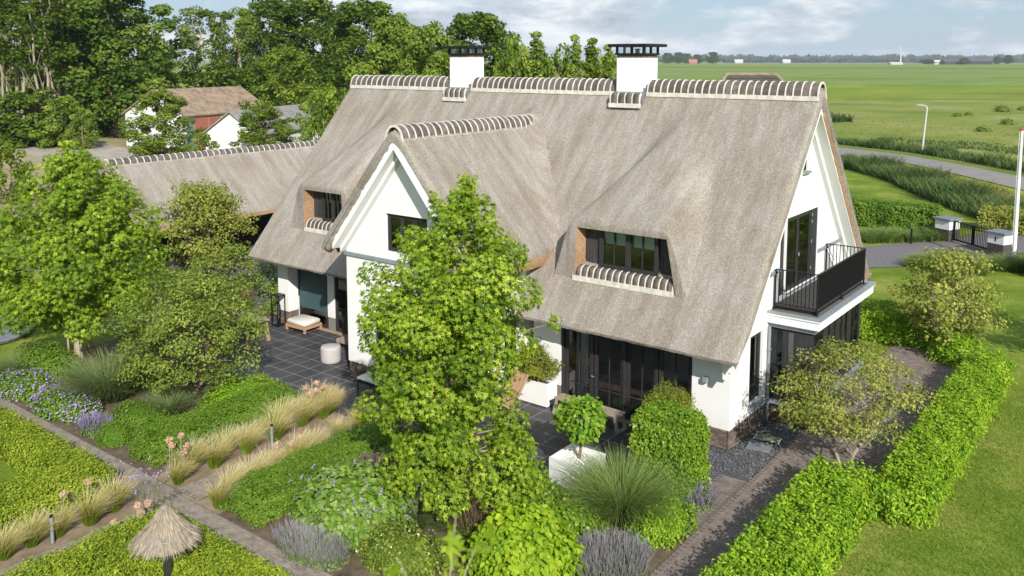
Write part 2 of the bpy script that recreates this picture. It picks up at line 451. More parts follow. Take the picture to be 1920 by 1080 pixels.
def sheet(name, pts, z, mat, kind='structure', parent=None):
    mb = MB(); mb.add([(x, y, z) for x, y in pts], [tuple(range(len(pts)))])
    o = mb.build(name, mat, parent); fix_normals(o.data)
    if o.data.polygons[0].normal.z < 0: o.data.flip_normals()
    if kind: o['kind'] = kind
    return o

def pieces(base_name, mesh_list, places, parent, mat, limit=300, rest_name=None):
    "places: (loc, rz, scale, mesh index); the nearest become objects of their own, the rest one joined part"
    pl = sorted(places, key=lambda p: (Vector(p[0]) - CAM).length)
    pw = parent.matrix_world.translation if parent else Vector()
    for loc, rz, sc, mi in pl[:limit]:
        o = bpy.data.objects.new(base_name, mesh_list[mi]); link(o, parent)
        o.location = loc; o.rotation_euler = (0, 0, rz); o.scale = sc
    rest = pl[limit:]
    if rest:
        arr = []
        for me in mesh_list:
            V = np.empty(len(me.vertices) * 3, np.float32); me.vertices.foreach_get("co", V)
            arr.append((V.reshape(-1, 3), [tuple(p.vertices) for p in me.polygons]))
        Vs = []; Fs = []; off = 0
        for loc, rz, sc, mi in rest:
            V, F = arr[mi]; c, s_ = math.cos(rz), math.sin(rz)
            W = V * np.array(sc); W = np.stack([W[:, 0] * c - W[:, 1] * s_, W[:, 0] * s_ + W[:, 1] * c, W[:, 2]], 1) + np.array(loc)
            Vs.append(W); Fs += [tuple(i + off for i in f) for f in F]; off += len(V)
        me = bpy.data.meshes.new(rest_name or base_name); me.from_pydata(np.concatenate(Vs).tolist(), [], Fs); me.update()
        me.materials.append(mat)
        o = bpy.data.objects.new(rest_name or base_name, me); link(o, parent); o['kind'] = 'stuff'

# ================================================================== THE SETTING
BIG = 8900
M['pale_track'] = mat_simple('pale_track', (.34, .30, .25), .95, .25, .6, .3, 6)
M['ditch'] = mat_simple('ditch_edge', (.045, .075, .016), .9, .4, .08)
sheet('ground', [(-BIG, -390), (BIG, -390), (BIG, BIG), (-BIG, BIG)], -0.09, 'field')
sheet('pasture', [(-140, 95), (-60, 205), (120, 330), (400, 330), (400, -60), (40, 20), (6, 52), (-3, 66), (-14, 77.5), (-30, 86)], -0.07, 'rough')
sheet('far_field', [(-1200, 560), (-400, 330), (600, 420), (2500, 900), (2500, 1500), (-600, 1300)], -0.08, 'field_light')
def strip(name, a, b_, wd, z, mat):
    a = Vector((*a, 0)); b_ = Vector((*b_, 0)); s_ = Vector((-(b_ - a).y, (b_ - a).x, 0)).normalized() * wd / 2
    return sheet(name, [tuple(q)[:2] for q in (a - s_, b_ - s_, b_ + s_, a + s_)], z, mat)
for k, (a, b_, wd) in enumerate((((-60, 205), (120, 331), 1.6), ((-300, 300), (60, 640), 3.0), ((-60, 260), (420, 520), 2.2), ((-700, 620), (900, 900), 5), ((-900, 900), (1200, 1250), 8), ((-250, 1500), (-900, 2300), 10), ((100, 400), (-80, 560), 2.0), ((-500, 430), (500, 480), 2.6))):
    strip('ditch', a, b_, wd, -0.055 + k * 0.0015, 'ditch')
strip('field_strip', (-800, 1050), (1500, 1330), 190, -0.066, 'verge')  # darker grass colour stands in for a cloud shadow on the far field
strip('field_strip', (-500, 470), (700, 640), 60, -0.064, 'rough')
sheet('lawn', [(-62, -40), (40, -40), (40, 18), (2.5, 42), (-5.4, 50), (-14, 62), (-40, 64), (-62, 40)], -0.05, 'lawn')
sheet('verge', [(-34, 76), (-19.2, 70.5), (-12.8, 67.5), (-7.5, 61.5), (-1, 53.8), (6, 45), (16, 32), (9, 32), (2.3, 41.6), (-5.4, 49.6), (-14, 61.5), (-40, 66)], -0.045, 'verge')
sheet('verge', [(-34, 87), (-21.5, 82.2), (-14.3, 78.8), (-8, 73), (-1.8, 67), (8, 54), (22, 40), (20, 37), (6, 51), (-2.1, 64.8), (-8.2, 70.8), (-14.4, 76.7), (-21.5, 80.4), (-34, 84.8)], -0.06, 'verge')
sheet('road', [(-40, 82), (-30, 77.6), (-18.9, 72.2), (-12.5, 69.3), (-6.7, 62.9), (-0.9, 55.9), (6.3, 47), (18, 32), (22, 35), (10, 50.3), (3, 58.6), (-2.1, 64.6), (-8.2, 70.9), (-14.4, 76.9), (-21.5, 80.5), (-31, 84), (-40, 87.6)], -0.03, 'asphalt')
sheet('clearing', [(-120, 15), (-70, 8), (-45, 3), (-40, 20), (-78, 38), (-98, 37), (-112, 30)], -0.04, 'straw_ground')
sheet('farm_track', [(-112, 26), (-80, 20), (-74, 24), (-80, 30), (-98, 33.5), (-112, 30)], -0.03, 'pale_track')
sheet('driveway', [(-1.3, 31.7), (1.35, 29.7), (1.3, 27), (-1.2, 25.6), (-1.8, 23.8), (-3, 22.6), (-12, 20.5), (-22, 21), (-22, 27.5), (-8, 26.4), (-4.3, 27.7), (-3, 29.9)], -0.02, 'drive')
sheet('driveway', [(-1.25, 31.75), (1.4, 29.75), (9, 38), (7, 44), (2, 50), (-1, 53), (1.0, 41)], -0.022, 'drive')
sheet('yard', [(-33, -1), (-20.2, 1.2), (-18.6, 1.2), (-18.6, 16), (-33, 16)], -0.02, 'drive')
sheet('garden_bed', [(-20.5, -9.6), (-10.05, -9.6), (-10.05, -4.4), (-18.5, -4.4), (-18.5, 1.1), (-21.5, 1.1)], -0.025, 'soil')
sheet('garden_bed', [(-8.4, -9.75), (1.05, -9.75), (1.05, -4.2), (0.4, -2.3), (-0.9, -1.2), (-0.9, -4.3), (-8.4, -4.3)], -0.024, 'soil')
sheet('garden_bed', [(-10.1, -17), (-7.3, -17), (-7.3, -10.3), (-10.1, -10.3)], -0.023, 'dry_soil')
sheet('garden_bed', [(-10.25, -9.7), (-7.5, -9.7), (-7.5, -4.4), (-10.25, -4.4)], -0.022, 'dry_soil')
sheet('gravel_strip', [(-0.9, -1.25), (0.35, -2.0), (1.0, -1.2), (1.05, 2.45), (0.0, 2.45), (0.0, 0.02), (-0.9, 0.02)], -0.012, 'gravel')

# brick paths: bedding sheet plus the bricks themselves
def brick_top(name, mat, l=0.2, wd=0.066, h=0.05):
    mb = MB(); a, b_, c = l / 2, wd / 2, 0.006
    mb.add([(-a, -b_, 0), (a, -b_, 0), (a, b_, 0), (-a, b_, 0), (-a, -b_, h - c), (a, -b_, h - c), (a, b_, h - c), (-a, b_, h - c), (-a + c, -b_ + c, h), (a - c, -b_ + c, h), (a - c, b_ - c, h), (-a + c, b_ - c, h)],
           [(8, 9, 10, 11), (4, 5, 9, 8), (5, 6, 10, 9), (6, 7, 11, 10), (7, 4, 8, 11), (0, 1, 5, 4), (1, 2, 6, 5), (2, 3, 7, 6), (3, 0, 4, 7)])
    return mb.mesh(name, mat)

def brick_path(name, rects, mat, outline=None, limit=300):
    me = brick_top('brick', mat)
    base = None; pl = []
    for i, (x0, x1, y0, y1, along) in enumerate(rects):
        s_ = sheet(name if i == 0 else 'bedding', [(x0, y0), (x1, y0), (x1, y1), (x0, y1)], -0.016 + 0.0008 * i, 'sand_joint', 'structure' if i == 0 else None, base)
        if i == 0: base = s_
        lx, ly = (x1 - x0, y1 - y0) if along == 'x' else (y1 - y0, x1 - x0)
        nr = int(ly / 0.074)
        for r_ in range(nr):
            o = (r_ % 2) * 0.103
            for k in range(int((lx - o) / 0.206)):
                u = 0.103 + o + k * 0.206; v_ = 0.037 + r_ * 0.074
                x, y = (x0 + u, y0 + v_) if along == 'x' else (x0 + v_, y0 + u)
                pl.append(((x, y, -0.045 + random.uniform(0, 0.006)), (0 if along == 'x' else PI / 2) + random.uniform(-0.02, 0.02), (1, 1, 1), 0))
    pieces('brick', [me], pl, base, M[mat], limit, 'brick_field')
    return base
brick_path('garden_path', [(-8.95, -1.0, -10.55, -9.72, 'x'), (-21, -8.95, -10.4, -9.62, 'x'), (-9.2, -8.35, -9.62, -4.5, 'y'), (-8.95, -7.8, -16.5, -10.55, 'y')], 'clinker')
brick_path('side_path', [(1.05, 2.4, -10, 13.5, 'x'), (2.4, 3.7, -0.3, 11.2, 'x'), (0.35, 1.05, -4.2, -1.25, 'x'), (-1.0, 1.05, -10.6, -9.72, 'x')], 'clinker_dark')

# terrace of separate tiles
terr = sheet('terrace', [(-18.6, -4.4), (-0.9, -4.4), (-0.9, 0.6), (-18.6, 0.6)], -0.0105, 'joint')
tm = MB()
tm.add([(-.292, -.292, 0), (.292, -.292, 0), (.292, .292, 0), (-.292, .292, 0), (-.289, -.289, .010), (.289, -.289, .010), (.289, .289, .010), (-.289, .289, .010)],
       [(4, 5, 6, 7), (0, 1, 5, 4), (1, 2, 6, 5), (2, 3, 7, 6), (3, 0, 4, 7)])
tile_me = tm.mesh('tile', 'tile')
tpl = []
for i in range(29):
    for j in range(8):
        x = -18.3 + i * 0.61; y = -4.1 + j * 0.61
        if x > -0.9: continue
        if -11.5 < x < -6.5 and y > -2.1: continue
        if y > 0.05 and x > -6.5: continue
        tpl.append(((x, y, -0.016 + random.uniform(0, 0.002)), 0, (1, 1, 1), 0))
pieces('tile', [tile_me], tpl, terr, M['tile'])

# ================================================================== THE HOUSE
house = thing('villa', 'white rendered villa with grey thatched roof, two chimneys and a balcony', 'house')
SL = 1.165
def main_z(y): return 3.52 + SL * y if y <= 4.75 else 3.52 + SL * (9.5 - y)
def smax(a, b, k):
    h = np.maximum(k - np.abs(a - b), 0) / k
    return np.maximum(a, b) + h * h * k * 0.25

def smooth_noise(n, amp, win):
    r_ = rng.normal(size=n + win * 2); k = np.hanning(win * 2 + 1); k /= k.sum()
    return np.convolve(r_, k, 'same')[win:win + n] * amp * math.sqrt(win)

def extrude_thatch(name, parent, stations, prof, nunder, dirx, mod=None, cut='thatch_cut'):
    "prof: closed list of (u,z); the last nunder segments are underside; dirx True: stations along x, u is y"
    n = len(prof); V = []
    for k, s_ in enumerate(stations):
        for i, (u, z) in enumerate(prof):
            uu, zz = (u, z) if mod is None else mod(k, s_, i, u, z)
            V.append((s_, uu, zz) if dirx else (uu, s_, zz))
    F = []; mi = []
    for k in range(len(stations) - 1):
        for i in range(n):
            F.append((k * n + i, k * n + (i + 1) % n, (k + 1) * n + (i + 1) % n, (k + 1) * n + i)); mi.append(1 if i >= n - nunder else 0)
    nt_ = n - nunder + 1; und_ = [(i % n) for i in range(n - nunder, n + 1)]
    uu_ = [prof[i][0] for i in und_]
    for st_ in (0, len(stations) - 1):
        near = [min(range(len(und_)), key=lambda j: abs(uu_[j] - prof[i][0])) for i in range(nt_)]
        # underside sampled at the same u as each top point
        ids = []
        for i in range(nt_):
            u = prof[i][0]
            for j in range(len(und_) - 1):
                a_, c_ = sorted((uu_[j], uu_[j + 1]))
                if a_ - 1e-6 <= u <= c_ + 1e-6 and abs(uu_[j] - uu_[j + 1]) > 1e-6:
                    f_ = (u - uu_[j]) / (uu_[j + 1] - uu_[j]); zb_ = prof[und_[j]][1] + f_ * (prof[und_[j + 1]][1] - prof[und_[j]][1]); break
            else: zb_ = prof[i][1] - 0.01
            s_ = stations[st_]; zb_ = min(zb_, prof[i][1] - .005); V.append((s_, u, zb_) if dirx else (u, s_, zb_)); ids.append(len(V) - 1)
        for i in range(nt_ - 1):
            F.append((st_ * n + i, st_ * n + i + 1, ids[i + 1], ids[i])); mi.append(0)
    me = bpy.data.meshes.new(name); me.from_pydata(V, [], F); me.update()
    me.materials.append(M['thatch' if dirx else 'thatch_x']); me.materials.append(M[cut])
    me.polygons.foreach_set("material_index", mi)
    me.polygons.foreach_set("use_smooth", [True] * len(me.polygons))
    try: me.set_sharp_from_angle(angle=R(45))
    except Exception: pass
    return link(bpy.data.objects.new(name, me), parent)

# main thatch
top_f = [(y, main_z(y)) for y in np.linspace(-0.84, 4.70, 40)]
top_b = [(9.5 - y, main_z(y)) for y in np.linspace(4.70, -0.84, 40)]
prof = [(-0.70, 2.565), (-0.80, 2.575), (-0.865, 2.62)] + top_f + top_b + [(10.365, 2.62), (10.30, 2.575), (10.20, 2.565), (9.5, 3.12), (4.75, 8.62), (0.0, 3.12)]
xs = sorted(set([-18.72, -18.70, -18.64, -18.55] + list(np.linspace(-18.4, -11.56, 46)) + [-11.5, -11.4] + list(np.linspace(-11.3, -6.7, 24)) + [-6.6, -6.5] + list(np.linspace(-6.44, 0.30, 50)) + [0.38, 0.43, 0.46, 0.475]))
wob = smooth_noise(len(xs), 0.012, 3); wob2 = smooth_noise(len(xs), 0.010, 2)
und = rng.normal(size=(len(xs), len(prof))) * 0.006
def main_mod(k, x, i, u, z):
    top = 3 <= i < 3 + 80
    if -11.45 < x < -6.55 and u < 0.4 and i != len(prof) - 1:
        return 0.4, (3.98 if top else 3.6)
    if i < 3: return u + wob2[k], z + wob[k]
    if top:
        z += und[k, i] + 0.4 * wob[k]
        d = min(x + 18.72, 0.475 - x)
        if d < 0.09: z -= 0.10 * (1 - d / 0.09) ** 2
    return u, z
roof = extrude_thatch('thatch_roof', house, xs, prof, 6, True, main_mod)

# wing thatch (cross gable), filleted into the main slope
WX = -9.0
def wing_mesh():
    gx = np.concatenate([np.linspace(-3.15, -0.2, 36), np.linspace(-0.1, 0.1, 3), np.linspace(0.2, 3.15, 36)]) + WX
    gy = np.concatenate([[-2.76, -2.74, -2.68, -2.6], np.linspace(-2.5, 4.4, 70)])
    X, Y = np.meshgrid(gx, gy, indexing='ij')
    zw = 7.84 - 1.2 * (np.sqrt((X - WX) ** 2 + 0.04) - 0.2)
    zm = np.where(Y > -0.84, 3.52 + SL * Y, -5.0)
    Z = smax(zw, zm, 0.55)
    hid = zw < zm - 0.5
    Z = np.where(hid, zm - 0.05, Z) + rng.normal(size=X.shape) * 0.006
    for j, dz in ((0, 0.10), (1, 0.05), (2, 0.015)): Z[:, j] -= dz
    for i, dz in ((0, 0.10), (1, 0.03)): Z[i, :] -= dz; Z[-1 - i, :] -= dz
    nx, ny = X.shape
    Xb = X.copy(); Xb[0] += 0.12; Xb[-1] -= 0.12
    Yb = Y.copy()
    Zb = np.minimum(zw, Z) - np.where(Y < -2.2, 0.24, 0.40)
    Zb[0] += 0.05; Zb[-1] += 0.05
    V = np.concatenate([np.stack([X, Y, Z], -1).reshape(-1, 3), np.stack([Xb, Yb, Zb], -1).reshape(-1, 3)])
    I = np.arange(nx * ny).reshape(nx, ny); J = I + nx * ny
    F = []; mi = []
    def q(a, b_, c, d, m): F.append((int(a), int(b_), int(c), int(d))); mi.append(m)
    for i in range(nx - 1):
        for j in range(ny - 1):
            q(I[i, j], I[i + 1, j], I[i + 1, j + 1], I[i, j + 1], 0)
            q(J[i, j], J[i, j + 1], J[i + 1, j + 1], J[i + 1, j], 1)
        q(I[i, 0], J[i, 0], J[i + 1, 0], I[i + 1, 0], 0)
    for j in range(ny - 1):
        q(I[0, j], I[0, j + 1], J[0, j + 1], J[0, j], 0); q(I[-1, j], J[-1, j], J[-1, j + 1], I[-1, j + 1], 1)
    me = bpy.data.meshes.new('wing_thatch'); me.from_pydata(V.tolist(), [], F); me.update()
    me.materials.append(M['thatch_x']); me.materials.append(M['thatch_cut'])
    me.polygons.foreach_set("material_index", mi)
    me.polygons.foreach_set("use_smooth", [True] * len(F))
    try: me.set_sharp_from_angle(angle=R(50))
    except Exception: pass
    return me
wing = link(bpy.data.objects.new('wing_thatch', wing_mesh()), house)

# rolled verges with the cut reed showing beneath
def verge_roll(name, p0, p1, r_, mat):
    p0 = Vector(p0); p1 = Vector(p1); n_ = 40
    pts = [p0.lerp(p1, k / n_) + Vector((random.gauss(0, .006), random.gauss(0, .006), random.gauss(0, .006))) for k in range(n_ + 1)]
    return MB().tube(pts, [r_ * random.uniform(.97, 1.03) for _ in pts], 12).build(name, mat, house, True)
pn = Vector((0, SL, 1)).normalized()
c0 = Vector((0.33, 4.75, 9.05)); c1 = Vector((0.33, 10.28, 9.05 - SL * 5.53))
verge_roll('verge_roll', c0 - pn * .20, c1 - pn * .24 + Vector((0, 0, .04)), .20, 'thatch')
verge_roll('verge_underside', c0.lerp(c1, .08) - pn * .34 + Vector((.03, 0, 0)), c1 - pn * .36 + Vector((.03, 0, 0)), .11, 'thatch_cut')
pn = Vector((-1.2, 0, 1)).normalized()
c0 = Vector((-9.0, -2.62, 7.86)); c1 = Vector((-12.1, -2.62, 7.86 - 1.2 * 3.1))
verge_roll('verge_roll', c0 - pn * .13, c1 - pn * .15, .14, 'thatch_x')
verge_roll('verge_underside', c0.lerp(c1, .05) - pn * .23 + Vector((0, -.02, 0)), c1 - pn * .25 + Vector((.1, -.02, 0.1)), .075, 'thatch_cut')
# dormer hoods
def hood(x0, x1, ox0, ox1, zf=5.36, yf=0.13, hs=0.72, fl=3.4, spread=0.75, s0=0.08, s1=0.34):
    bx0, bx1 = ox0 - s0, ox1 + s1
    xc, hw = (x0 + x1) / 2, (x1 - x0) / 2
    gx = sorted(set(np.round(np.concatenate([np.linspace(x0 - spread - 0.5, x1 + spread + 0.5, 78), np.linspace(bx0, ox0, 4), np.linspace(ox1, bx1, 8)]), 4).tolist()))
    gy = np.concatenate([[yf, yf + 0.02, yf + 0.06], np.linspace(yf + 0.12, 4.65, 58)])
    X, Y = np.meshgrid(np.array(gx), gy, indexing='ij')
    tt = np.clip((Y - yf) / 3.9, 0, 1); cx_ = xc + 0.35 * tt; d = np.abs(X - cx_) - hw * (1 - 0.72 * tt)
    # the flanks widen towards the ridge, so the fold fades out
    kk = 0.07 + 0.10 * np.clip((Y - yf) / 3.0, 0, 1) + np.where(X > cx_, 0.10 * tt, 0.0)
    f_ = np.where(d / kk > 30, d, kk * np.log1p(np.exp(np.clip(d / kk, -30, 30))))
    slope = fl - (fl - np.where(X > cx_, 1.1, 1.9)) * np.clip((Y - yf) / 2.6, 0, 1)
    H = zf + (Y - yf) * hs - slope * f_
    Zm = 3.52 + SL * Y
    k = 0.16 + 0.22 * np.clip((Y - yf) / 2, 0, 1)
    h = np.maximum(k - np.abs(H - Zm), 0) / k
    Z = np.maximum(H, Zm) + h * h * k * 0.25
    hid = H < Zm - k
    Z = np.where(hid, Zm - 0.03, Z) + rng.normal(size=X.shape) * 0.005
    Z[:, 0] -= 0.09; Z[:, 1] -= 0.04; Z[:, 2] -= 0.01
    nx, ny = X.shape
    keep = ~hid
    V = np.stack([X, Y, Z], -1).reshape(-1, 3).tolist()
    I = np.arange(nx * ny).reshape(nx, ny)
    F = []; mi = []
    for i in range(nx - 1):
        for j in range(ny - 1):
            if keep[i:i + 2, j:j + 2].any(): F.append((I[i, j], I[i + 1, j], I[i + 1, j + 1], I[i, j + 1])); mi.append(0)
    zmf = 3.52 + SL * yf - 0.25
    for i in range(nx - 1):
        if not keep[i:i + 2, 0].any(): continue
        def low(x):
            if ox0 - 1e-6 <= x <= ox1 + 1e-6: return 5.15
            if bx0 < x < ox0: return zmf + (x - bx0) / (ox0 - bx0) * (5.15 - zmf)
            if ox1 < x < bx1: return 5.15 - (x - ox1) / (bx1 - ox1) * (5.15 - zmf)
            return zmf
        n0 = len(V); V += [(gx[i], yf + 0.01, min(low(gx[i]), V[I[i, 0]][2] - .02)), (gx[i + 1], yf + 0.01, min(low(gx[i + 1]), V[I[i + 1, 0]][2] - .02))]
        F.append((I[i, 0], n0, n0 + 1, I[i + 1, 0])); mi.append(0)
    n0 = len(V); sp = 0.14
    V += [(ox0, yf + .01, 5.15), (ox1, yf + .01, 5.15), (ox1 - sp * .3, 0.9, 5.22), (ox0 + sp, 0.9, 5.22), (bx0, yf + .01, zmf), (bx0 + sp, 0.9, zmf), (bx1, yf + .01, zmf), (bx1 - sp * .3, 0.9, zmf)]
    F += [(n0, n0 + 1, n0 + 2, n0 + 3), (n0, n0 + 3, n0 + 5, n0 + 4), (n0 + 1, n0 + 6, n0 + 7, n0 + 2)]; mi += [1, 1, 1]
    me = bpy.data.meshes.new('dormer_hood'); me.from_pydata(V, [], [tuple(int(a) for a in f) for f in F]); me.update()
    me.materials.append(M['thatch']); me.materials.append(M['thatch_cut'])
    me.polygons.foreach_set("material_index", mi)
    me.polygons.foreach_set("use_smooth", [True] * len(F))
    try: me.set_sharp_from_angle(angle=R(50))
    except Exception: pass
    return link(bpy.data.objects.new('dormer_hood', me), house)
hood(-5.0, -1.82, -4.72, -1.93)
hood(-16.8, -14.3, -16.48, -14.5, spread=0.6, s1=.1)

# windows: frame part, pane sub-parts
def window(parent, axis, at, u0, u1, z0, z1, cols=2, bars=(), fw_=0.07, depth=0.07, name='window', glass='glass', mat='black', sash=0.05):
    "axis 'y': pane faces -y at y=at; axis 'x': faces +x at x=at"
    mb = MB(); panes = []
    def B(a0, a1, b0, b1, d0, d1):
        if axis == 'y': mb.box(a0, a1, at + d0, at + d1, b0, b1)
        else: mb.box(at - d1, at - d0, a0, a1, b0, b1)
    B(u0, u0 + fw_, z0, z1, 0, depth); B(u1 - fw_, u1, z0, z1, 0, depth)
    B(u0 + fw_, u1 - fw_, z0, z0 + fw_, 0, depth); B(u0 + fw_, u1 - fw_, z1 - fw_, z1, 0, depth)
    wd = (u1 - u0 - 2 * fw_) / cols
    for c in range(cols):
        a0 = u0 + fw_ + c * wd; a1 = a0 + wd
        if c: B(a0 - fw_ / 2, a0 + fw_ / 2, z0 + fw_, z1 - fw_, 0.003, depth)
        s0 = a0 + (fw_ / 2 if c else 0); s1 = a1 - (fw_ / 2 if c < cols - 1 else 0)
        g = 0.012
        B(s0, s0 + sash, z0 + fw_, z1 - fw_, g, depth - g); B(s1 - sash, s1, z0 + fw_, z1 - fw_, g, depth - g)
        B(s0 + sash, s1 - sash, z0 + fw_, z0 + fw_ + sash, g, depth - g); B(s0 + sash, s1 - sash, z1 - fw_ - sash, z1 - fw_, g, depth - g)
        for kind, val in bars:
            if kind == 'h': B(s0 + sash, s1 - sash, val - 0.014, val + 0.014, g + .004, depth - g - .004)
            else:
                m = s0 + (s1 - s0) * val; B(m - 0.014, m + 0.014, z0 + fw_ + sash, z1 - fw_ - sash, g + .002, depth - g - .002)
        panes.append((s0 + sash - .01, s1 - sash + .01, z0 + fw_ + sash - .01, z1 - fw_ - sash + .01))
    o = mb.build(name, mat, parent)
    for a0, a1, b0, b1 in panes:
        p = MB(); d = depth * 0.5
        if axis == 'y': p.add([(a0, at + d, b0), (a1, at + d, b0), (a1, at + d, b1), (a0, at + d, b1)], [(0, 1, 2, 3)])
        else: p.add([(at - d, a0, b0), (at - d, a1, b0), (at - d, a1, b1), (at - d, a0, b1)], [(0, 1, 2, 3)])
        p.build('pane', glass, o)
    return o

def boards_y(parent, y, x0, x1, z0, z1, pitch=0.105, name='cladding_board'):
    "vertical boards on a wall facing -y, one object each"
    n = max(1, round((x1 - x0) / pitch)); p = (x1 - x0) / n
    for i in range(n):
        MB().box(x0 + i * p + 0.004, x0 + (i + 1) * p - 0.004, y - 0.02 + random.uniform(-.002, .002), y + 0.02, z0, z1).build(name, 'cladding', parent)

def dormer(x0, x1, wx0, wx1, slant=0.0):
    xt = x1 - slant
    d = MB().prism([(x0 + 0.05, 3.9), (x1 - 0.03, 3.9), (xt, 5.24), (x0 + 0.05, 5.24)], 'y', 0.56, 0.62).build('dormer_front', 'black', house)
    boards_y(d, 0.53, x0 + 0.08, wx0 - 0.03, 4.02, 5.24)
    a_ = wx1 + 0.03; n_ = max(1, round((x1 - .06 - a_) / .105)); p_ = (x1 - .06 - a_) / n_
    for i in range(n_):
        xr = a_ + (i + 1) * p_; z1 = 5.24 - max(0.0, (xr - xt) / max(slant, .01)) * 1.25
        if z1 > 4.1: MB().box(xr - p_ + .004, xr - .004, 0.51, 0.55, 4.02, min(5.24, z1)).build('cladding_board', 'cladding', d)
    window(house, 'y', 0.43, wx0, wx1, 4.03, 5.24, 2, (('v', 0.5),), 0.07, 0.09)
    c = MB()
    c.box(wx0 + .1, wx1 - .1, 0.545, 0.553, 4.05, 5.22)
    dk = c.build('painted_dark_panel', 'darkroom', house)  # near-black panel paints the darkness of the unlit room behind the panes
    for s_ in (0, 1):
        a = wx0 + 0.14 + s_ * (wx1 - wx0) / 2; b_ = a + (wx1 - wx0) / 2 - 0.26
        MB().box(a, b_, 0.532, 0.54, 4.72, 5.18).build('roller_blind', 'blind', house)
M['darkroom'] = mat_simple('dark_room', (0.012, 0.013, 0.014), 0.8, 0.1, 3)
M['blind'] = mat_simple('blind_cloth', (0.50, 0.62, 0.60), 0.8, 0.05, 3)
dormer(-4.72, -1.62, -4.16, -2.33, .30)
dormer(-16.48, -14.45, -15.86, -14.75)

# curved sill tiles and ridge tiles with white mortar
def quarter_tiles(parent, x0, x1, n, top, bot, bulge=0.11):
    (ya, za), (yb, zb) = top, bot
    p = (x1 - x0) / n; pts = []
    dn = Vector((-(za - zb), -(ya - yb)))
    for k in range(8):
        t = k / 7; y = ya + (yb - ya) * t; z = za + (zb - za) * t
        s_ = math.sin(PI * (0.06 + 0.94 * t) ** 0.8) * bulge
        pts.append((y - s_ * 0.75, z + s_ * 0.65))
    def strip(w0, w1, lift, thick=0.03):
        mb = MB(); V = []; F = []
        for (y, z) in pts:
            for w_ in (w0, w1): V.append((w_, y - lift * 0.75, z + lift * 0.65))
            for w_ in (w0, w1): V.append((w_, y - (lift - thick) * 0.75 + 0.01, z + (lift - thick) * 0.65 - 0.02))
        for k in range(len(pts) - 1):
            a = k * 4; b_ = a + 4
            F += [(a, a + 1, b_ + 1, b_), (a, b_, b_ + 2, a + 2), (a + 1, a + 3, b_ + 3, b_ + 1)]
        F += [(0, 2, 3, 1), (4 * 7, 4 * 7 + 1, 4 * 7 + 3, 4 * 7 + 2)]
        return mb.add(V, F)
    base = strip(-p / 2 + 0.014, p / 2 - 0.014, 0.0).mesh('sill_tile', 'ridge', True)
    for i in range(n):
        o = bpy.data.objects.new('sill_tile', base); link(o, parent); o.location = (x0 + (i + 0.5) * p, 0, 0)
    mo = MB()
    for i in range(n + 1):
        x = x0 + i * p; s_ = strip(x - 0.018, x + 0.018, 0.016, 0.05); mo.add(s_.v, s_.f)
    mo.box(x0 - 0.03, x1 + 0.03, yb - 0.075, yb + 0.05, zb - 0.10, zb + 0.035)
    mo.build('mortar', 'mortar', parent)
sill = MB().box(-4.80, -1.80, 0.36, 0.55, 3.95, 4.03).build('window_sill', 'lead', house)
quarter_tiles(sill, -4.80, -1.74, 15, (0.42, 4.03), (0.16, 3.74))
sill2 = MB().box(-16.45, -14.5, 0.36, 0.55, 3.95, 4.03).build('window_sill', 'lead', house)
quarter_tiles(sill2, -16.42, -14.5, 9, (0.42, 4.03), (0.16, 3.74))

def ridge(parent, p0, p1, pitch, a=0.33, b_=0.42, zc=0.0):
    "half-round ridge tiles from p0 to p1 (centre of the half ellipse)"
    p0 = Vector(p0); p1 = Vector(p1); L = (p1 - p0).length; n = max(1, round(L / pitch)); p = L / n
    d = (p1 - p0).normalized(); rz = math.atan2(d.y, d.x)
    def arc(l0, l1, aa, bb, th=0.03, n_=12):
        V = []; F = []
        for k in range(n_ + 1):
            t = PI * k / n_; c, s_ = math.cos(t), math.sin(t)
            for l in (l0, l1):
                V.append((l, aa * c, bb * s_)); V.append((l, (aa - th) * c, (bb - th) * s_))
        for k in range(n_):
            q = k * 4
            F += [(q, q + 2, q + 6, q + 4), (q + 1, q + 5, q + 7, q + 3), (q, q + 4, q + 5, q + 1), (q + 2, q + 3, q + 7, q + 6)]
        return V, F
    m = MB(); m.add(*arc(0.016, p - 0.016, a, b_)); me = m.mesh('ridge_tile', 'ridge', True)
    try: me.set_sharp_from_angle(angle=R(40))
    except Exception: pass
    fix_normals(me)
    for i in range(n):
        o = bpy.data.objects.new('ridge_tile', me); link(o, parent)
        o.location = p0 + d * (i * p) + Vector((0, 0, random.uniform(-.008, .008))); o.rotation_euler = (random.uniform(-.02, .02), -math.asin(d.z) + random.uniform(-.02, .02), rz); o.scale = (1, random.uniform(.985, 1.01), random.uniform(.97, 1.015))
    mo = MB(); up = Vector((0, 0, 1)); sd_ = Vector((-d.y, d.x, 0)).normalized()
    for i in range(n + 1):
        j_ = random.uniform(-.006, .006); V, F = arc(-0.018 + j_, 0.018 + j_ + random.uniform(-.004, .006), a + 0.02, b_ + random.uniform(.014, .026), 0.06)
        q = p0 + d * (i * p)
        mo.add([q + d * x + sd_ * y + up * z for x, y, z in V], F)
    for s_ in (-1, 1):
        c0 = p0 + sd_ * s_ * (a - 0.0) - up * 0.035; c1 = p1 + sd_ * s_ * (a - 0.0) - up * 0.035
        mo.bar(c0 - d * 0.022, c1 + d * 0.022, 0.085, 0.13)
    o = mo.build('mortar', 'mortar', parent); fix_normals(o.data)
RZ = 8.755
ridge(roof, (-18.62, 4.75, RZ), (-13.22, 4.75, RZ), 0.30)
ridge(roof, (-12.16, 4.75, RZ), (-6.05, 4.75, RZ), 0.245)
ridge(roof, (-4.93, 4.75, RZ), (0.42, 4.75, RZ), 0.235)
ridge(wing, (WX, -2.70, 7.55), (WX, 3.62, 7.55), 0.272, 0.33, 0.42)

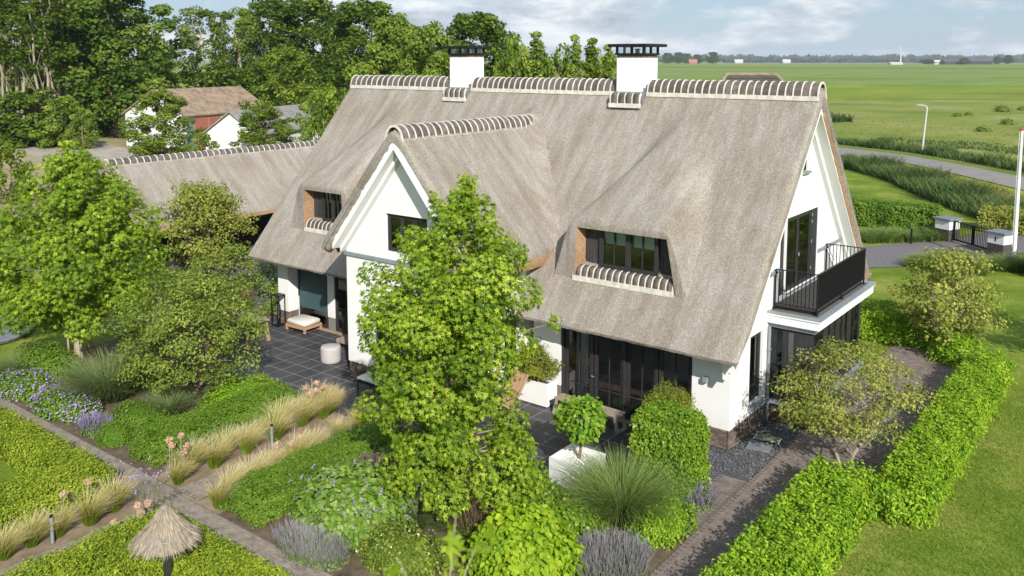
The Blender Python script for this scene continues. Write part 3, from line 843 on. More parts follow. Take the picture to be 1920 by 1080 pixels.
# chimneys
def chimney(x0, x1, y0, y1, zb, zt, cap_h):
    o = MB().box(x0, x1, y0, y1, zb, zt).build('chimney', 'white', house)
    # soldier course
    n = 13
    mb = MB().box(x0 + 0.012, x1 - 0.012, y0 + 0.012, y1 - 0.012, zt, zt + 0.085); mb.build('brick_core', 'brick_joint', o)
    bm_ = MB().box(-0.03, 0.03, -0.012, 0.01, 0, 0.08).mesh('brick', 'brick')
    for i in range(n):
        for (axis, c) in (('y', y0), ('x', x1)):
            q = bpy.data.objects.new('brick', bm_); link(q, o)
            if axis == 'y': q.location = (x0 + (i + .5) * (x1 - x0) / n, y0 + 0.012, zt + 0.002)
            else: q.location = (x1 - 0.012, y0 + (i + .5) * (y1 - y0) / n, zt + 0.002); q.rotation_euler = (0, 0, PI / 2)
    m = 0.05
    f = MB(); f.box(x0 - m, x1 + m, y0 - m, y1 + m, zt + 0.087, zt + 0.15)
    for (x, y) in ((x0, y0), (x1, y0), (x0, y1), (x1, y1), ((x0 + x1) / 2 + .06, y0), (x1, (y0 + y1) / 2), ((x0 + x1) / 2, y1), (x0, (y0 + y1) / 2)):
        f.box(x - 0.032, x + 0.032, y - 0.032, y + 0.032, zt + 0.15, zt + cap_h - 0.075)
    f.build('chimney_frame', 'black_metal', o)
    g = MB(); z0, z1 = zt + 0.15, zt + cap_h - 0.075
    for (a, b_) in (((x0, y0), (x1, y0)), ((x1, y0), (x1, y1)), ((x0, y1), (x1, y1)), ((x0, y0), (x0, y1))):
        g.add([(a[0], a[1], z0), (b_[0], b_[1], z0), (b_[0], b_[1], z1), (a[0], a[1], z1)], [(0, 1, 2, 3)])
    g.build('wind_pane', 'glass', o)
    e = 0.22
    MB().bevbox(x0 - e, x1 + e, y0 - e, y1 + e, zt + cap_h - 0.075, zt + cap_h + 0.02, 0.012).build('chimney_cap', 'black_metal', o)
    cx_, cy_ = (x0 + x1) / 2, (y0 + y1) / 2
    MB().lathe([(0.07, zt + .09), (0.07, zt + .26), (0.12, zt + .27), (0.12, zt + .285), (0.02, zt + .30)], 14, (cx_, cy_, 0)).build('flue_pot', 'black_metal', o)
    # lead saddle and sill tiles at the foot, stepped flashing on the side
    s_ = MB(); prof_ = [(y0 + 0.05, zb + 0.30), (y0 - 0.04, zb + 0.29), (y0 - 0.14, zb + 0.23), (y0 - 0.19, zb + 0.10), (y0 - 0.1, zb - 0.25), (y0 + 0.05, zb - 0.2)]
    s_.prism(prof_, 'x', x0 - 0.06, x1 + 0.05); s_.build('lead_saddle', 'lead', o)
    quarter_tiles(o, x0 - 0.06, x1 + 0.03, 4, (y0 - 0.13, zb + 0.24), (y0 - 0.27, zb - 0.10), 0.09)
    st = MB()
    for k in range(4):
        yy = y0 + k * 0.16; st.box(x1 + 0.004, x1 + 0.018, yy, yy + 0.16, zb + 0.1, zb + 0.42 + k * 0.085)
        st.box(x0 - 0.018, x0 - 0.004, yy, yy + 0.16, zb + 0.1, zb + 0.42 + k * 0.085)
    st.build('flashing', 'lead', o)
    return o
chimney(-5.98, -5.02, 4.30, 5.22, 8.5, 9.86, 0.42)
chimney(-13.16, -12.26, 4.36, 5.24, 8.5, 9.89, 0.39)

# walls
wall('gable_wall', 'white', house, 'x', 0.0, 0.3, [(0, 0.5), (2.6, 0.5), (6.9, 0.5), (9.5, 0.5), (9.5, 3.12), (4.75, 8.63), (0, 3.12)],
     [(4.66, 5.10, 6.62, 7.6), (3.1, 6.12, 3.3, 5.42), (1.2, 2.06, 0.8, 2.63), (2.62, 6.88, 0.62, 2.62)])
fwm = MB().box(-6.1, -5.15, 0, 0.3, 0.5, 3.3).box(-5.15, -1.05, 0, 0.3, 2.42, 3.3).box(-1.05, -0.3, 0, 0.3, 0.5, 3.3)
fwm.build('front_wall', 'white', house)
wall('wing_wall', 'white', house, 'y', -2.24, 0.3, [(-11.6, 0.5), (-6.4, 0.5), (-6.4, 4.46), (-9.0, 7.58), (-11.6, 4.46)],
     [(-9.86, -8.2, 4.2, 5.33), (-10.43, -9.2, 0.52, 2.59)])
MB().box(-11.6, -11.3, -1.94, 0.9, 0.5, 4.5).build('wing_side_wall', 'white', house)
wall('wing_side_wall', 'white', house, 'x', -6.4, 0.3, [(-1.94, 0.5), (0.9, 0.5), (0.9, 4.5), (-1.94, 4.5)], [(-1.0, -0.35, 0.6, 2.4)])
MB().box(-17.95, -17.37, 0.0, 0.46, 0.5, 3.1).build('loggia_pier', 'white', house)
MB().box(-15.72, -15.36, 0.46, 0.76, 0.5, 2.9).build('loggia_wall', 'white', house)
MB().box(-18.2, -17.9, 0.47, 9.5, 0, 3.4).build('left_wall', 'white', house)
MB().box(-17.9, -0.3, 9.2, 9.5, 0, 3.4).build('rear_wall', 'white', house)
MB().box(-17.9, -0.32, 0.5, 9.19, 2.72, 2.9).build('ceiling', 'interior', house)
MB().box(-11.28, -6.72, -1.92, 0.48, 3.0, 3.2).build('wing_ceiling', 'interior', house)
MB().box(-17.88, -0.02, 0.32, 9.18, -0.1, 0.01).build('interior_floor', 'interior_floor', house)
MB().box(-17.0, -0.4, 3.6, 3.7, 0.011, 2.7).build('inner_wall', 'interior', house)
# white barge boards
def barge_x(x0, x1, s, off, th):
    "board under the verge on the right gable; s=-1 front slope, +1 rear slope"
    mb = MB()
    def yz(t, o): return (4.75 + s * t, 8.60 - SL * t - o)
    a = [yz(0, off), yz(5.25, off), yz(5.25, off + th), yz(0, off + th)]
    mb.prism(a, 'x', x0, x1); o = mb.build('barge_board', 'white_paint', house); fix_normals(o.data)
for s in (-1, 1):
    barge_x(0.14, 0.42, s, -0.04, 0.32); barge_x(0.003, 0.14, s, 0.0, 0.48)
def barge_y(y0, y1, s, off, th, t1=2.62):
    mb = MB()
    def xz(t, o): return (WX + s * t, 7.66 - 1.2 * t - o)
    mb.prism([xz(0, off), xz(t1, off), xz(t1, off + th), xz(0, off + th)], 'y', y0, y1); o = mb.build('barge_board', 'white_paint', house); fix_normals(o.data)
for s in (-1, 1):
    barge_y(-2.74, -2.44, s, 0.0, 0.36, 2.66); barge_y(-2.44, -2.243, s, 0.03, 0.48, 2.66)
# zinc string courses
sc_ = MB().box(-11.66, -6.36, -2.30, -2.243, 3.86, 3.97).box(-11.66, -11.603, -2.24, 0.2, 3.86, 3.97); sc_.build('string_course', 'zinc', house)
MB().box(0.003, 0.06, 0.75, 3.05, 4.02, 4.12).box(0.003, 0.06, 6.17, 8.75, 4.02, 4.12).build('string_course', 'zinc', house)

# brick plinth, brick by brick where it shows
def plinth(segs, hidden):
    cores = {}
    for q_ in hidden: MB().box(*q_, 0, 0.497).build('plinth', 'brick_joint', house)
    bl, bh = 0.215, 0.0625
    me = MB().bevbox(-0.102, 0.102, -0.02, 0.02, 0, 0.0515, 0.003).mesh('brick', 'brick')
    hb = MB().bevbox(-0.048, 0.048, -0.02, 0.02, 0, 0.0515, 0.003).mesh('brick', 'brick')
    for (x0, y0, x1, y1, q_) in segs:
        c = MB().box(*q_, 0, 0.497).build('plinth', 'brick_joint', house)
        L = math.hypot(x1 - x0, y1 - y0); dx, dy = (x1 - x0) / L, (y1 - y0) / L; rz = math.atan2(dy, dx)
        for r_ in range(8):
            u = 0.0; first = True
            while u < L - 0.03:
                half = (first and r_ % 2) or (L - u < 0.2)
                ln = 0.107 if half else bl
                if u + ln > L + 0.01: break
                m_ = hb if half else me
                o = bpy.data.objects.new('brick', m_); link(o, c)
                cu = u + ln / 2
                o.location = (x0 + dx * cu, y0 + dy * cu, r_ * bh + 0.002); o.rotation_euler = (0, 0, rz + random.uniform(-.01, .01))
                u += ln; first = False
plinth([(-1.04, 0.035, -0.02, 0.035, (-1.05, -0.04, 0.05, 0.28)), (-0.035, 0.02, -0.035, 2.4, (-0.28, -0.055, 0.05, 2.5)),
        (-11.57, -2.205, -10.45, -2.205, (-11.56, -10.44, -2.19, -1.96)), (-17.93, 0.03, -17.4, 0.03, (-17.92, -17.41, 0.045, 0.44)), (-17.395, 0.03, -17.395, 0.46, (-17.6, -17.415, 0.05, 0.44))],
       [(-9.19, -6.42, -2.2, -1.96), (-6.6, -6.44, -1.95, -0.02), (-6.1, -5.16, 0.03, 0.28), (-0.28, -0.03, 2.6, 9.4), (-11.56, -11.33, -1.94, 0.5), (-15.71, -15.37, 0.48, 0.74)])

# terrace doors: four leaves
fr = MB()
for x in (-5.15, -3.13, -1.13): fr.box(x, x + 0.08, 0.05, 0.2, 0, 2.42)
fr.box(-5.07, -1.05, 0.05, 0.2, 2.34, 2.42)
tdo = fr.build('terrace_door_frame', 'black', house)
for i in range(4):
    a = -5.06 + i * 1.0 + (0.02 if i >= 2 else 0); window(house, 'y', 0.09 if i % 2 else 0.1, a, a + 0.95, 0.03, 2.33, 1, (('h', 0.66), ('v', 0.5)), 0.06, 0.07, 'glazed_door', 'glass', 'black', 0.05)
hd = MB()
for x in (-4.13, -2.11): hd.bar((x, 0.03, 1.0), (x + .1, 0.03, 1.0), 0.02, 0.02); hd.bar((x, 0.03, 1.0), (x, 0.09, 1.0), 0.02, 0.02)
hd.build('door_handle', 'zinc', tdo)
# loggia glazing
window(house, 'y', 0.50, -17.36, -15.73, 0.05, 2.6, 1, (), 0.06, 0.07, 'window', 'darkglass')
MB().box(-17.3, -15.79, 0.485, 0.493, 0.62, 2.5).build('roller_screen', 'screen', house)
window(house, 'y', 0.50, -15.35, -13.6, 0.05, 2.4, 2, (('h', 0.9),), 0.07, 0.07, 'glazed_door')
MB().box(-13.59, -11.62, 0.5, 0.7, 0, 2.9).build('loggia_wall', 'white', house)
MB().box(-17.36, -13.6, 0.46, 0.76, 2.62, 3.0).build('lintel', 'black', house)
# wing windows
window(house, 'y', -2.16, -9.86, -8.2, 4.2, 5.33, 3, (), 0.06, 0.08)
window(house, 'y', -2.16, -10.43, -9.2, 0.52, 2.59, 2, (('h', 1.1),), 0.06, 0.08)
window(house, 'x', -6.48, -1.0, -0.35, 0.6, 2.4, 1, (), 0.06, 0.08)
# right gable windows
window(house, 'x', -0.06, 4.66, 5.10, 6.62, 7.6, 1, (), 0.05, 0.06)
MB().box(-0.02, 0.09, 4.62, 5.14, 6.55, 6.62).build('window_sill', 'zinc', house)
window(house, 'x', -0.07, 1.2, 2.06, 0.8, 2.63, 1, (('h', 1.2),), 0.07, 0.08)
MB().prism([(-0.06, 0.80), (0.10, 0.70), (0.10, 0.64), (-0.06, 0.66)], 'y', 1.14, 2.12).build('window_sill', 'zinc', house)
MB().box(-0.09, -0.02, 3.1, 3.42, 3.3, 5.42).build('door_side_panel', 'black', house)
bd = MB().box(-0.09, -0.02, 5.62, 6.12, 3.3, 5.42).build('door_side_panel', 'black', house)
MB().box(-0.1, 0.04, 3.42, 3.47, 3.3, 5.40).build('screen_guide', 'white_paint', house)
window(house, 'x', -0.03, 3.47, 5.62, 3.3, 5.42, 2, (), 0.07, 0.07, 'balcony_door')
hg = MB()
for z in (3.6, 4.4, 5.0, 5.2): hg.box(-0.02, 0.0, 5.63, 5.66, z, z + 0.09)
hg.build('hinge', 'zinc', bd)
MB().box(0.002, 0.03, 4.5, 4.53, 4.2, 4.3).box(0.03, 0.045, 4.42, 4.53, 4.24, 4.26).build('door_handle', 'zinc', bd)
cu = thing('curtain', 'pale curtain hanging behind the balcony door', 'curtain', (-0.35, 4.2, 3.25))
cm = MB(); V = []; F = []
for k in range(31): V += [(0.03 * math.sin(k * 1.3), -0.35 + k * 0.025, 0), (0.03 * math.sin(k * 1.3), -0.35 + k * 0.025, 2.15)]
for k in range(30): F.append((2 * k, 2 * k + 2, 2 * k + 3, 2 * k + 1))
cm.add(V, F).build('cloth', 'curtain', cu)

# bay window with balcony on top
bay = MB().box(0.0, 1.40, 2.30, 7.20, 2.78, 3.05).box(0.0, 1.44, 2.26, 7.24, 3.0, 3.052).build('bay_fascia', 'white_paint', house)
MB().box(0.0, 1.26, 2.43, 7.07, 2.64, 2.78).build('bay_soffit', 'zinc', bay)
MB().box(0.003, 1.30, 2.40, 7.10, 3.053, 3.07).build('flat_roof', 'deck', bay)
zt_ = MB().box(0.0, 1.47, 2.24, 2.39, 3.055, 3.10).box(1.31, 1.47, 2.39, 7.11, 3.055, 3.10).box(0.0, 1.47, 7.11, 7.26, 3.055, 3.10); zt_.build('zinc_trim', 'zinc', bay)
MB().box(0.02, 1.08, 2.56, 6.94, 0.0, 0.50).build('bay_plinth', 'brick_joint', bay)
bme = MB().bevbox(-0.102, 0.102, -0.02, 0.02, 0, 0.0515, 0.003).mesh('brick', 'brick')
bp = bpy.data.objects['bay_plinth']
for r_ in range(8):
    for k in range(5):
        o = bpy.data.objects.new('brick', bme); link(o, bp); o.location = (0.14 + k * 0.215 - (r_ % 2) * 0.05, 2.545, r_ * 0.0625 + 0.002)
    for k in range(20):
        o = bpy.data.objects.new('brick', bme); link(o, bp); o.location = (1.095, 2.66 + k * 0.215 + (r_ % 2) * 0.05, r_ * 0.0625 + 0.002); o.rotation_euler = (0, 0, PI / 2)
MB().box(0.0, 1.24, 2.42, 7.08, 0.503, 0.60).build('window_sill', 'zinc', bay)
window(bay, 'y', 2.52, 0.1, 0.76, 0.60, 2.64, 2, (('h', 0.92),), 0.05, 0.07, 'window')
MB().box(0.763, 1.14, 2.52, 2.58, 0.60, 2.64).build('side_panel', 'black', bay)
MB().box(0.0, 0.1, 2.52, 2.60, 0.60, 2.64).build('side_panel', 'black', bay)
for k in range(4):
    a = 2.60 + k * 1.08
    window(bay, 'x', 1.14, a, a + 1.05, 0.60, 2.64, 1 if k in (0, 3) else 2, (('h', 1.0),), 0.07, 0.08, 'window')
    if k < 3: MB().box(1.05, 1.15, a + 1.05, a + 1.08, 0.6, 2.64).build('mullion', 'black', bay)
MB().box(0.02, 1.07, 6.92, 7.0, 0.6, 2.64).build('bay_side_wall', 'black', bay)
MB().box(0.02, 1.06, 2.6, 6.9, 0.50, 0.512).build('bay_floor', 'interior_floor', bay)
MB().tube([(0.06, 2.36, 0.0), (0.06, 2.36, 2.66)], 0.04, 10).build('downpipe', 'zinc', bay)
cl = MB()
for z in (0.62, 2.0): cl.box(0.0, 0.11, 2.31, 2.41, z, z + 0.03)
cl.build('pipe_clamp', 'zinc', bay)
# balcony
balc = MB().box(0.05, 1.16, 2.72, 6.78, 3.08, 3.17).build('balcony', 'black_metal', house)
for k in range(8):
    x = 0.05 + k * 0.14; MB().box(x + .004, x + .13, 2.70, 6.80, 3.172, 3.2).build('deck_board', 'deck', balc)
rl = MB(); zb, zt2 = 3.25, 4.18
ry0, ry1, rx = 2.66, 6.84, 1.20
for (a, b_) in (((0.06, ry0), (rx, ry0)), ((rx, ry0), (rx, ry1)), ((0.06, ry1), (rx, ry1))):
    rl.bar((*a, zt2), (*b_, zt2), 0.05, 0.022); rl.bar((*a, zb), (*b_, zb), 0.04, 0.02)
for (x, y) in ((0.06, ry0), (rx, ry0), (rx, ry1), (0.06, ry1), (rx, (ry0 + ry1) / 2)):
    rl.box(x - 0.02, x + 0.02, y - 0.02, y + 0.02, 3.1, zt2 - 0.012); rl.box(x - 0.05, x + 0.05, y - 0.05, y + 0.05, 3.102, 3.115)
rl.bar((0.06, ry0, 4.15), (0.30, ry0, 3.7), 0.014, 0.014); rl.bar((0.06, ry1, 4.15), (0.30, ry1, 3.7), 0.014, 0.014)
rl.build('railing', 'black_metal', balc)
b1 = MB().box(-0.006, 0.006, -0.022, 0.022, zb, zt2).mesh('baluster', 'black_metal')
b2 = MB().box(-0.026, 0.026, -0.006, 0.006, zb, zt2).mesh('baluster', 'black_metal')
for k in range(1, 11):
    for y in (ry0, ry1):
        o = bpy.data.objects.new('baluster', b1); link(o, balc); o.location = (0.06 + k * (rx - 0.06) / 11, y, 0)
for k in range(1, 50):
    o = bpy.data.objects.new('baluster', b2); link(o, balc); o.location = (rx, ry0 + k * (ry1 - ry0) / 50, 0)
# wall lamps
for x, lab in ((-5.9, 'dark cube wall lamp above the planter with the yew'), (-0.64, 'dark cube wall lamp on the white wall at the house corner')):
    t = thing('wall_lamp', lab, 'lamp', (x, -0.002, 1.66))
    MB().bevbox(-0.065, 0.065, -0.14, -0.01, 0, 0.14, 0.008).build('lamp_body', 'zinc', t); MB().box(-0.04, 0.04, -0.012, 0, 0.02, 0.12).build('bracket', 'black_metal', t)

# ------------------------------------------------------------------ annex with thatched roof
annex = thing('annex', 'long low annex with thatched roof and black timber wall, left of the villa', 'building', (-29.75, 0, 0))
ap = []
AS = 0.95
tf = [(-3.0 + t * 3.0, 2.50 + AS * t * 3.0 - 0.0) for t in np.linspace(0, 1, 24)]
aprof = [(-2.85, 2.30), (-3.0, 2.32)] + tf + [(-u, z) for u, z in reversed(tf)] + [(3.0, 2.32), (2.85, 2.30), (0, 4.85)]
ast = [-0.3, -0.27, -0.2] + list(np.linspace(-0.1, 13.5, 60))
aund = rng.normal(size=(len(ast), len(aprof))) * 0.008
aroof = extrude_thatch('thatch_roof', annex, ast, aprof, 4, False, lambda k, s_, i, u, z: (u, z + aund[k, i] - (0.08 if k == 0 else 0.03 if k == 1 else 0)))
ridge(aroof, (0, -0.2, 5.02), (0, 12.5, 5.02), 0.335, 0.28, 0.33)
aw = MB().box(0.15, 0.35, 0.3, 13, 0, 3.9).box(-2.6, 0.35, 0.1, 0.3, 0, 2.6).box(-2.6, -2.45, 0.3, 13, 0, 2.6).build('wall', 'black', annex)
for k in range(60): MB().box(0.352, 0.372, 0.4 + k * 0.2, 0.585 + k * 0.2, 0.05, 3.3).build('cladding_board', 'black', aw)
for y in (0.4, 4.6, 8.8): MB().box(2.3, 2.45, y, y + 0.15, 0, 2.75).build('post', 'black', annex)
# low thatched link between annex and villa
lk = thing('link_roof', 'short thatched link roof with two ridge tiles between annex and villa', 'roof', (-22, 9.6, 0))
lt = [(-2.2 + t * 2.2, 3.2 + 1.1 * t * 2.2) for t in np.linspace(0, 1, 12)]
lprof = [(-2.1, 3.0)] + lt + [(-u, z) for u, z in reversed(lt)] + [(2.1, 3.0), (0, 5.3)]
lro = extrude_thatch('thatch_roof', lk, list(np.linspace(-4.2, 4.0, 20)), lprof, 3, True)
ridge(lro, (-4.1, 0, 5.36), (3.5, 0, 5.36), 0.4, 0.27, 0.32)
MB().box(-4, 3.8, -1.6, 1.6, 0, 3.3).build('wall', 'black', lk)

# ================================================================== VEGETATION TOOLS
SUNV = -np.array(SUN_D)
def unit(a): return a / np.maximum(np.linalg.norm(a, axis=-1, keepdims=True), 1e-9)
def star_tpl():
    V = [(0.10, 0, 0.03)]; F = []
    for a, l in ((-118, .62), (-58, .92), (0, 1.05), (58, .92), (118, .62)):
        t = R(a); n = len(V)
        for da, r_, w_ in ((-29, .42, .0), (0, l, -.13), (29, .42, .0)):
            V.append((0.10 + r_ * math.cos(t + R(da)), r_ * math.sin(t + R(da)), w_))
        F.append((0, n, n + 1, n + 2))
    return np.array(V, float), np.array(F)
TPL = {
    'leaf': (np.array([(0, 0, 0), (.5, .27, .07), (1, 0, -.10), (.5, -.27, .07)], float), np.array([(0, 3, 2, 1)])),
    'broad': (np.array([(0, 0, 0), (.35, .36, .06), (.75, .27, .03), (1, 0, -.14), (.75, -.27, .03), (.35, -.36, .06), (.5, 0, -.03)], float), np.array([(0, 6, 2, 1), (6, 3, 2, 2), (0, 5, 4, 6), (6, 4, 3, 3)])),
    'round': (np.array([(0, 0, 0), (.4, .42, .05), (1, .1, -.05), (.6, -.45, .08)], float), np.array([(0, 3, 2, 1)])),
    'star': star_tpl(),
}
TPL['broad'] = (np.array([(0, 0, 0), (.30, .30, .05), (.72, .26, .02), (1, 0, -.16), (.72, -.26, .02), (.30, -.30, .05), (.36, 0, -.02), (.74, 0, -.07)], float),
                np.array([(0, 6, 1, 1), (6, 7, 2, 1), (7, 3, 2, 2), (0, 5, 6, 6), (5, 4, 7, 6), (4, 3, 7, 7)]))

def leaf_arrays(pos, nrm, size, shape='leaf', droop=0.3, aspect=1.0):
    N_ = len(pos); T, F = TPL[shape]
    n = unit(unit(nrm) + SUNV * 0.35)
    r_ = rng.normal(size=(N_, 3)); r_[:, 2] -= droop * 2
    t = unit(r_ - n * (r_ * n).sum(1, keepdims=True)); b_ = np.cross(n, t)
    size = np.broadcast_to(size, (N_,))[:, None, None]
    V = pos[:, None, :] + size * (T[None, :, 0:1] * t[:, None, :] + aspect * T[None, :, 1:2] * b_[:, None, :] + T[None, :, 2:3] * n[:, None, :])
    return V, F
def leaf_mesh(name, pos, nrm, size, mat, shape='leaf', droop=0.3, tint=None, aspect=1.0):
    V, F = leaf_arrays(pos, nrm, size, shape, droop, aspect)
    N_, k = V.shape[:2]
    F = (F[None] + (np.arange(N_) * k)[:, None, None]).reshape(-1, F.shape[1])
    if shape == 'broad':  # drop the degenerate fourth corners: use triangles for those
        a = F.copy(); tri = a[:, 2] == a[:, 3]
        q = a[~tri]; F = np.concatenate([a[tri][:, :3], q[:, [0, 1, 2]], q[:, [0, 2, 3]]])
    if tint is None: tint = rng.uniform(0, 1, N_)
    return np_mesh(name, V.reshape(-1, 3), F, M[mat] if isinstance(mat, str) else mat, np.repeat(np.clip(tint, 0, 1), k))
def ball(n):
    return unit(rng.normal(size=(n, 3)))
def leaf_objects(parent, pos, nrm, size, mat, shape, droop, tint, count=300, name='leaf'):
    "the leaves nearest the camera, each an object of its own"
    V, F = leaf_arrays(pos, nrm, size, shape, droop)
    for i in range(len(pos)):
        me = np_mesh(name, V[i] - pos[i], F if shape != 'broad' else np.array([[f[0], f[1], f[2]] for f in F] + [[f[0], f[2], f[3]] for f in F if f[2] != f[3]]), M[mat], np.full(V.shape[1], tint[i]))
        o = bpy.data.objects.new(name, me); link(o, parent); o.location = pos[i]
def split_leaves(parent, pos, nrm, size, mat, shape, droop, tint, count=300, rest='foliage'):
    size = np.broadcast_to(size, (len(pos),)).astype(float)
    base = np.array(parent.location); d = np.linalg.norm(pos + base - np.array(CAM), axis=1)
    # the ones seen largest face the camera and lie nearest
    out_ = d - 0.6 * np.abs((unit(nrm) * unit(np.array(CAM) - base - pos)).sum(1))
    o = np.argsort(out_); a, b_ = o[:count], o[count:]
    leaf_objects(parent, pos[a], nrm[a], size[a], mat, shape, droop, tint[a])
    ob_ = link(bpy.data.objects.new(rest, leaf_mesh(rest, pos[b_], nrm[b_], size[b_], mat, shape, droop, tint[b_])), parent)
    ob_['kind'] = 'stuff'
    return ob_
def limb(mb, p0, p1, r0, r1, n=5, sag=0.0, seg=4, wob=0.04):
    p0 = Vector(p0); p1 = Vector(p1); L = (p1 - p0).length; pts = []; rd = []
    for k in range(seg + 1):
        t = k / seg; p = p0.lerp(p1, t)
        if 0 < k < seg: p += Vector((random.gauss(0, wob * L), random.gauss(0, wob * L), random.gauss(0, wob * L * .5) + sag * L * math.sin(PI * t)))
        pts.append(p); rd.append(r0 + (r1 - r0) * t)
    mb.tube(pts, rd, n, False); return pts

# ---- sweetgum: leader, whorls of ascending branches, star leaves
def sweetgum(name, label, loc, h, prof, nb, per, size, stake=True, count=300, lean=(0, 0), z0=0.10, tr=0.075):
    t = thing(name, label, 'tree', loc)
    wood = MB(); P = []; Nn = []; Ti = []
    lead = [Vector((lean[0] * (k / 8) ** 1.5, lean[1] * (k / 8) ** 1.5, h * k / 8)) + Vector((random.gauss(0, .03), random.gauss(0, .03), 0)) for k in range(9)]
    wood.tube(lead, [tr * (1 - k / 8.6) * h / 7 + 0.008 for k in range(9)], 8)
    for i in range(nb):
        f = (i + random.random()) / nb
        z = h * (z0 + (0.96 - z0) * f)
        a = i * 2.39996 + random.gauss(0, .35)
        shoot = i % 4 == 0
        R_ = prof(z / h, a)
        lr = (0.18 + 0.20 * R_) * random.uniform(.65, 1.2)
        if shoot: lr = random.uniform(.13, .2)
        rad = max(0.0, R_ * random.uniform(.80, 1.06) - lr * (.55 if not shoot else -.6)) * (1.0 if i % 4 != 2 else .35)
        k = min(7, int(z / h * 8)); c = lead[k].lerp(lead[k + 1], z / h * 8 - k)
        tip = Vector((c.x + math.cos(a) * rad, c.y + math.sin(a) * rad, max(z, lr * .8 + .15)))
        zs = max(h * .06, z - rad * random.uniform(.15, .5)); k = min(7, int(zs / h * 8)); c0 = lead[k].lerp(lead[k + 1], zs / h * 8 - k)
        if z > 1.3: limb(wood, c0, tip, 0.020 * (1 - f) + 0.006, 0.004, 4, 0.03, 4, .03)
        m = int(per * (lr / .5) ** 2 * random.uniform(.85, 1.15)) + 8
        d_ = ball(m); off = d_ * (rng.uniform(.35, 1.08, (m, 1)) ** 0.5) * np.array([1, 1, .78 if not shoot else 1.3]) * lr
        P.append(np.array(tip) + off)
        o3 = np.array([math.cos(a), math.sin(a), 0.0])
        Nn.append(unit(o3 * 0.3 + d_ * .55 + np.array([0, 0, 0.45]) + rng.normal(size=(m, 3)) * 0.38))
        Ti.append(np.clip(0.45 + random.gauss(0, .09) + rng.normal(size=m) * 0.20, 0, 1))
    # leader tuft
    m = int(per * 1.2); q = np.stack([rng.normal(size=m) * .10, rng.normal(size=m) * .10, rng.uniform(h * .90, h * 1.02, m)], 1) + np.array([lean[0], lean[1], 0])
    P.append(q); Nn.append(unit(rng.normal(size=(m, 3)) + np.array([0, 0, .4]))); Ti.append(rng.uniform(.3, 1, m))
    wood.build('trunk', 'bark_pale', t)
    P = np.concatenate(P); Nn = np.concatenate(Nn); Ti = np.concatenate(Ti)
    sz = size * rng.uniform(0.65, 1.15, len(P))
    split_leaves(t, P, Nn, sz, 'gum', 'star', 0.45, Ti, count, 'crown')
    if stake:
        for dx, dy in ((-0.28, -0.22), (0.3, 0.2)):
            MB().tube([(dx, dy, 0), (dx, dy, 1.25)], 0.035, 7).build('stake', 'bark_pale', t)
    return t

# ---- airy small tree with several stems
def small_tree(name, label, loc, h, wd, stems, nclump, per, size, mat, shape='leaf', flat=0.55, cat='tree', zlow=0.3, bark='bark', cr=0.42):
    t = thing(name, label, cat, loc); wood = MB(); P = []; Nn = []; Ti = []
    tops = []
    for s_ in range(stems):
        a = 2 * PI * s_ / stems + random.random(); q = Vector((math.cos(a) * .22 * wd, math.sin(a) * .22 * wd, h * .62))
        pts = limb(wood, (math.cos(a) * .07, math.sin(a) * .07, 0), q, 0.045 * h / 3, 0.02, 6, 0, 5, 0.03); tops.append(pts)
    for c in range(nclump):
        a = random.uniform(0, 2 * PI); f = random.random() ** 0.8
        z = h * (zlow + (0.98 - zlow) * f)
        g = (z / h - zlow) / (1 - zlow)
        rmax = wd / 2 * (math.sin(PI * (0.13 + 0.80 * g)) ** 0.8)
        rr = rmax * math.sqrt(random.uniform(0.05, 1.0)) * random.uniform(.85, 1.12)
        cen = np.array([math.cos(a) * rr, math.sin(a) * rr, z])
        pts = random.choice(tops); k = min(len(pts) - 1, max(1, int(len(pts) * (.25 + .7 * g))))
        limb(wood, pts[k], cen, 0.014, 0.004, 4, 0.03, 3)
        m = int(per * random.uniform(.6, 1.3))
        d = ball(m); r_ = rng.uniform(0.2, 1, (m, 1)) ** 0.5 * cr * random.uniform(.7, 1.25)
        off = d * r_ * np.array([1, 1, flat]); P.append(cen + off)
        Nn.append(unit(d * 0.7 + np.array([math.cos(a) * .4, math.sin(a) * .4, 0.75]) + rng.normal(size=(m, 3)) * .45))
        Ti.append(np.clip(0.45 + random.gauss(0, .14) + rng.normal(size=m) * .2, 0, 1))
    wood.build('trunk', bark, t)
    P = np.concatenate(P); P[:, 2] = np.maximum(P[:, 2], 0.06)
    o = link(bpy.data.objects.new('crown', leaf_mesh('crown', P, np.concatenate(Nn), size * rng.uniform(.6, 1.2, len(P)), mat, shape, 0.3, np.concatenate(Ti))), t)
    o['kind'] = 'stuff'
    return t

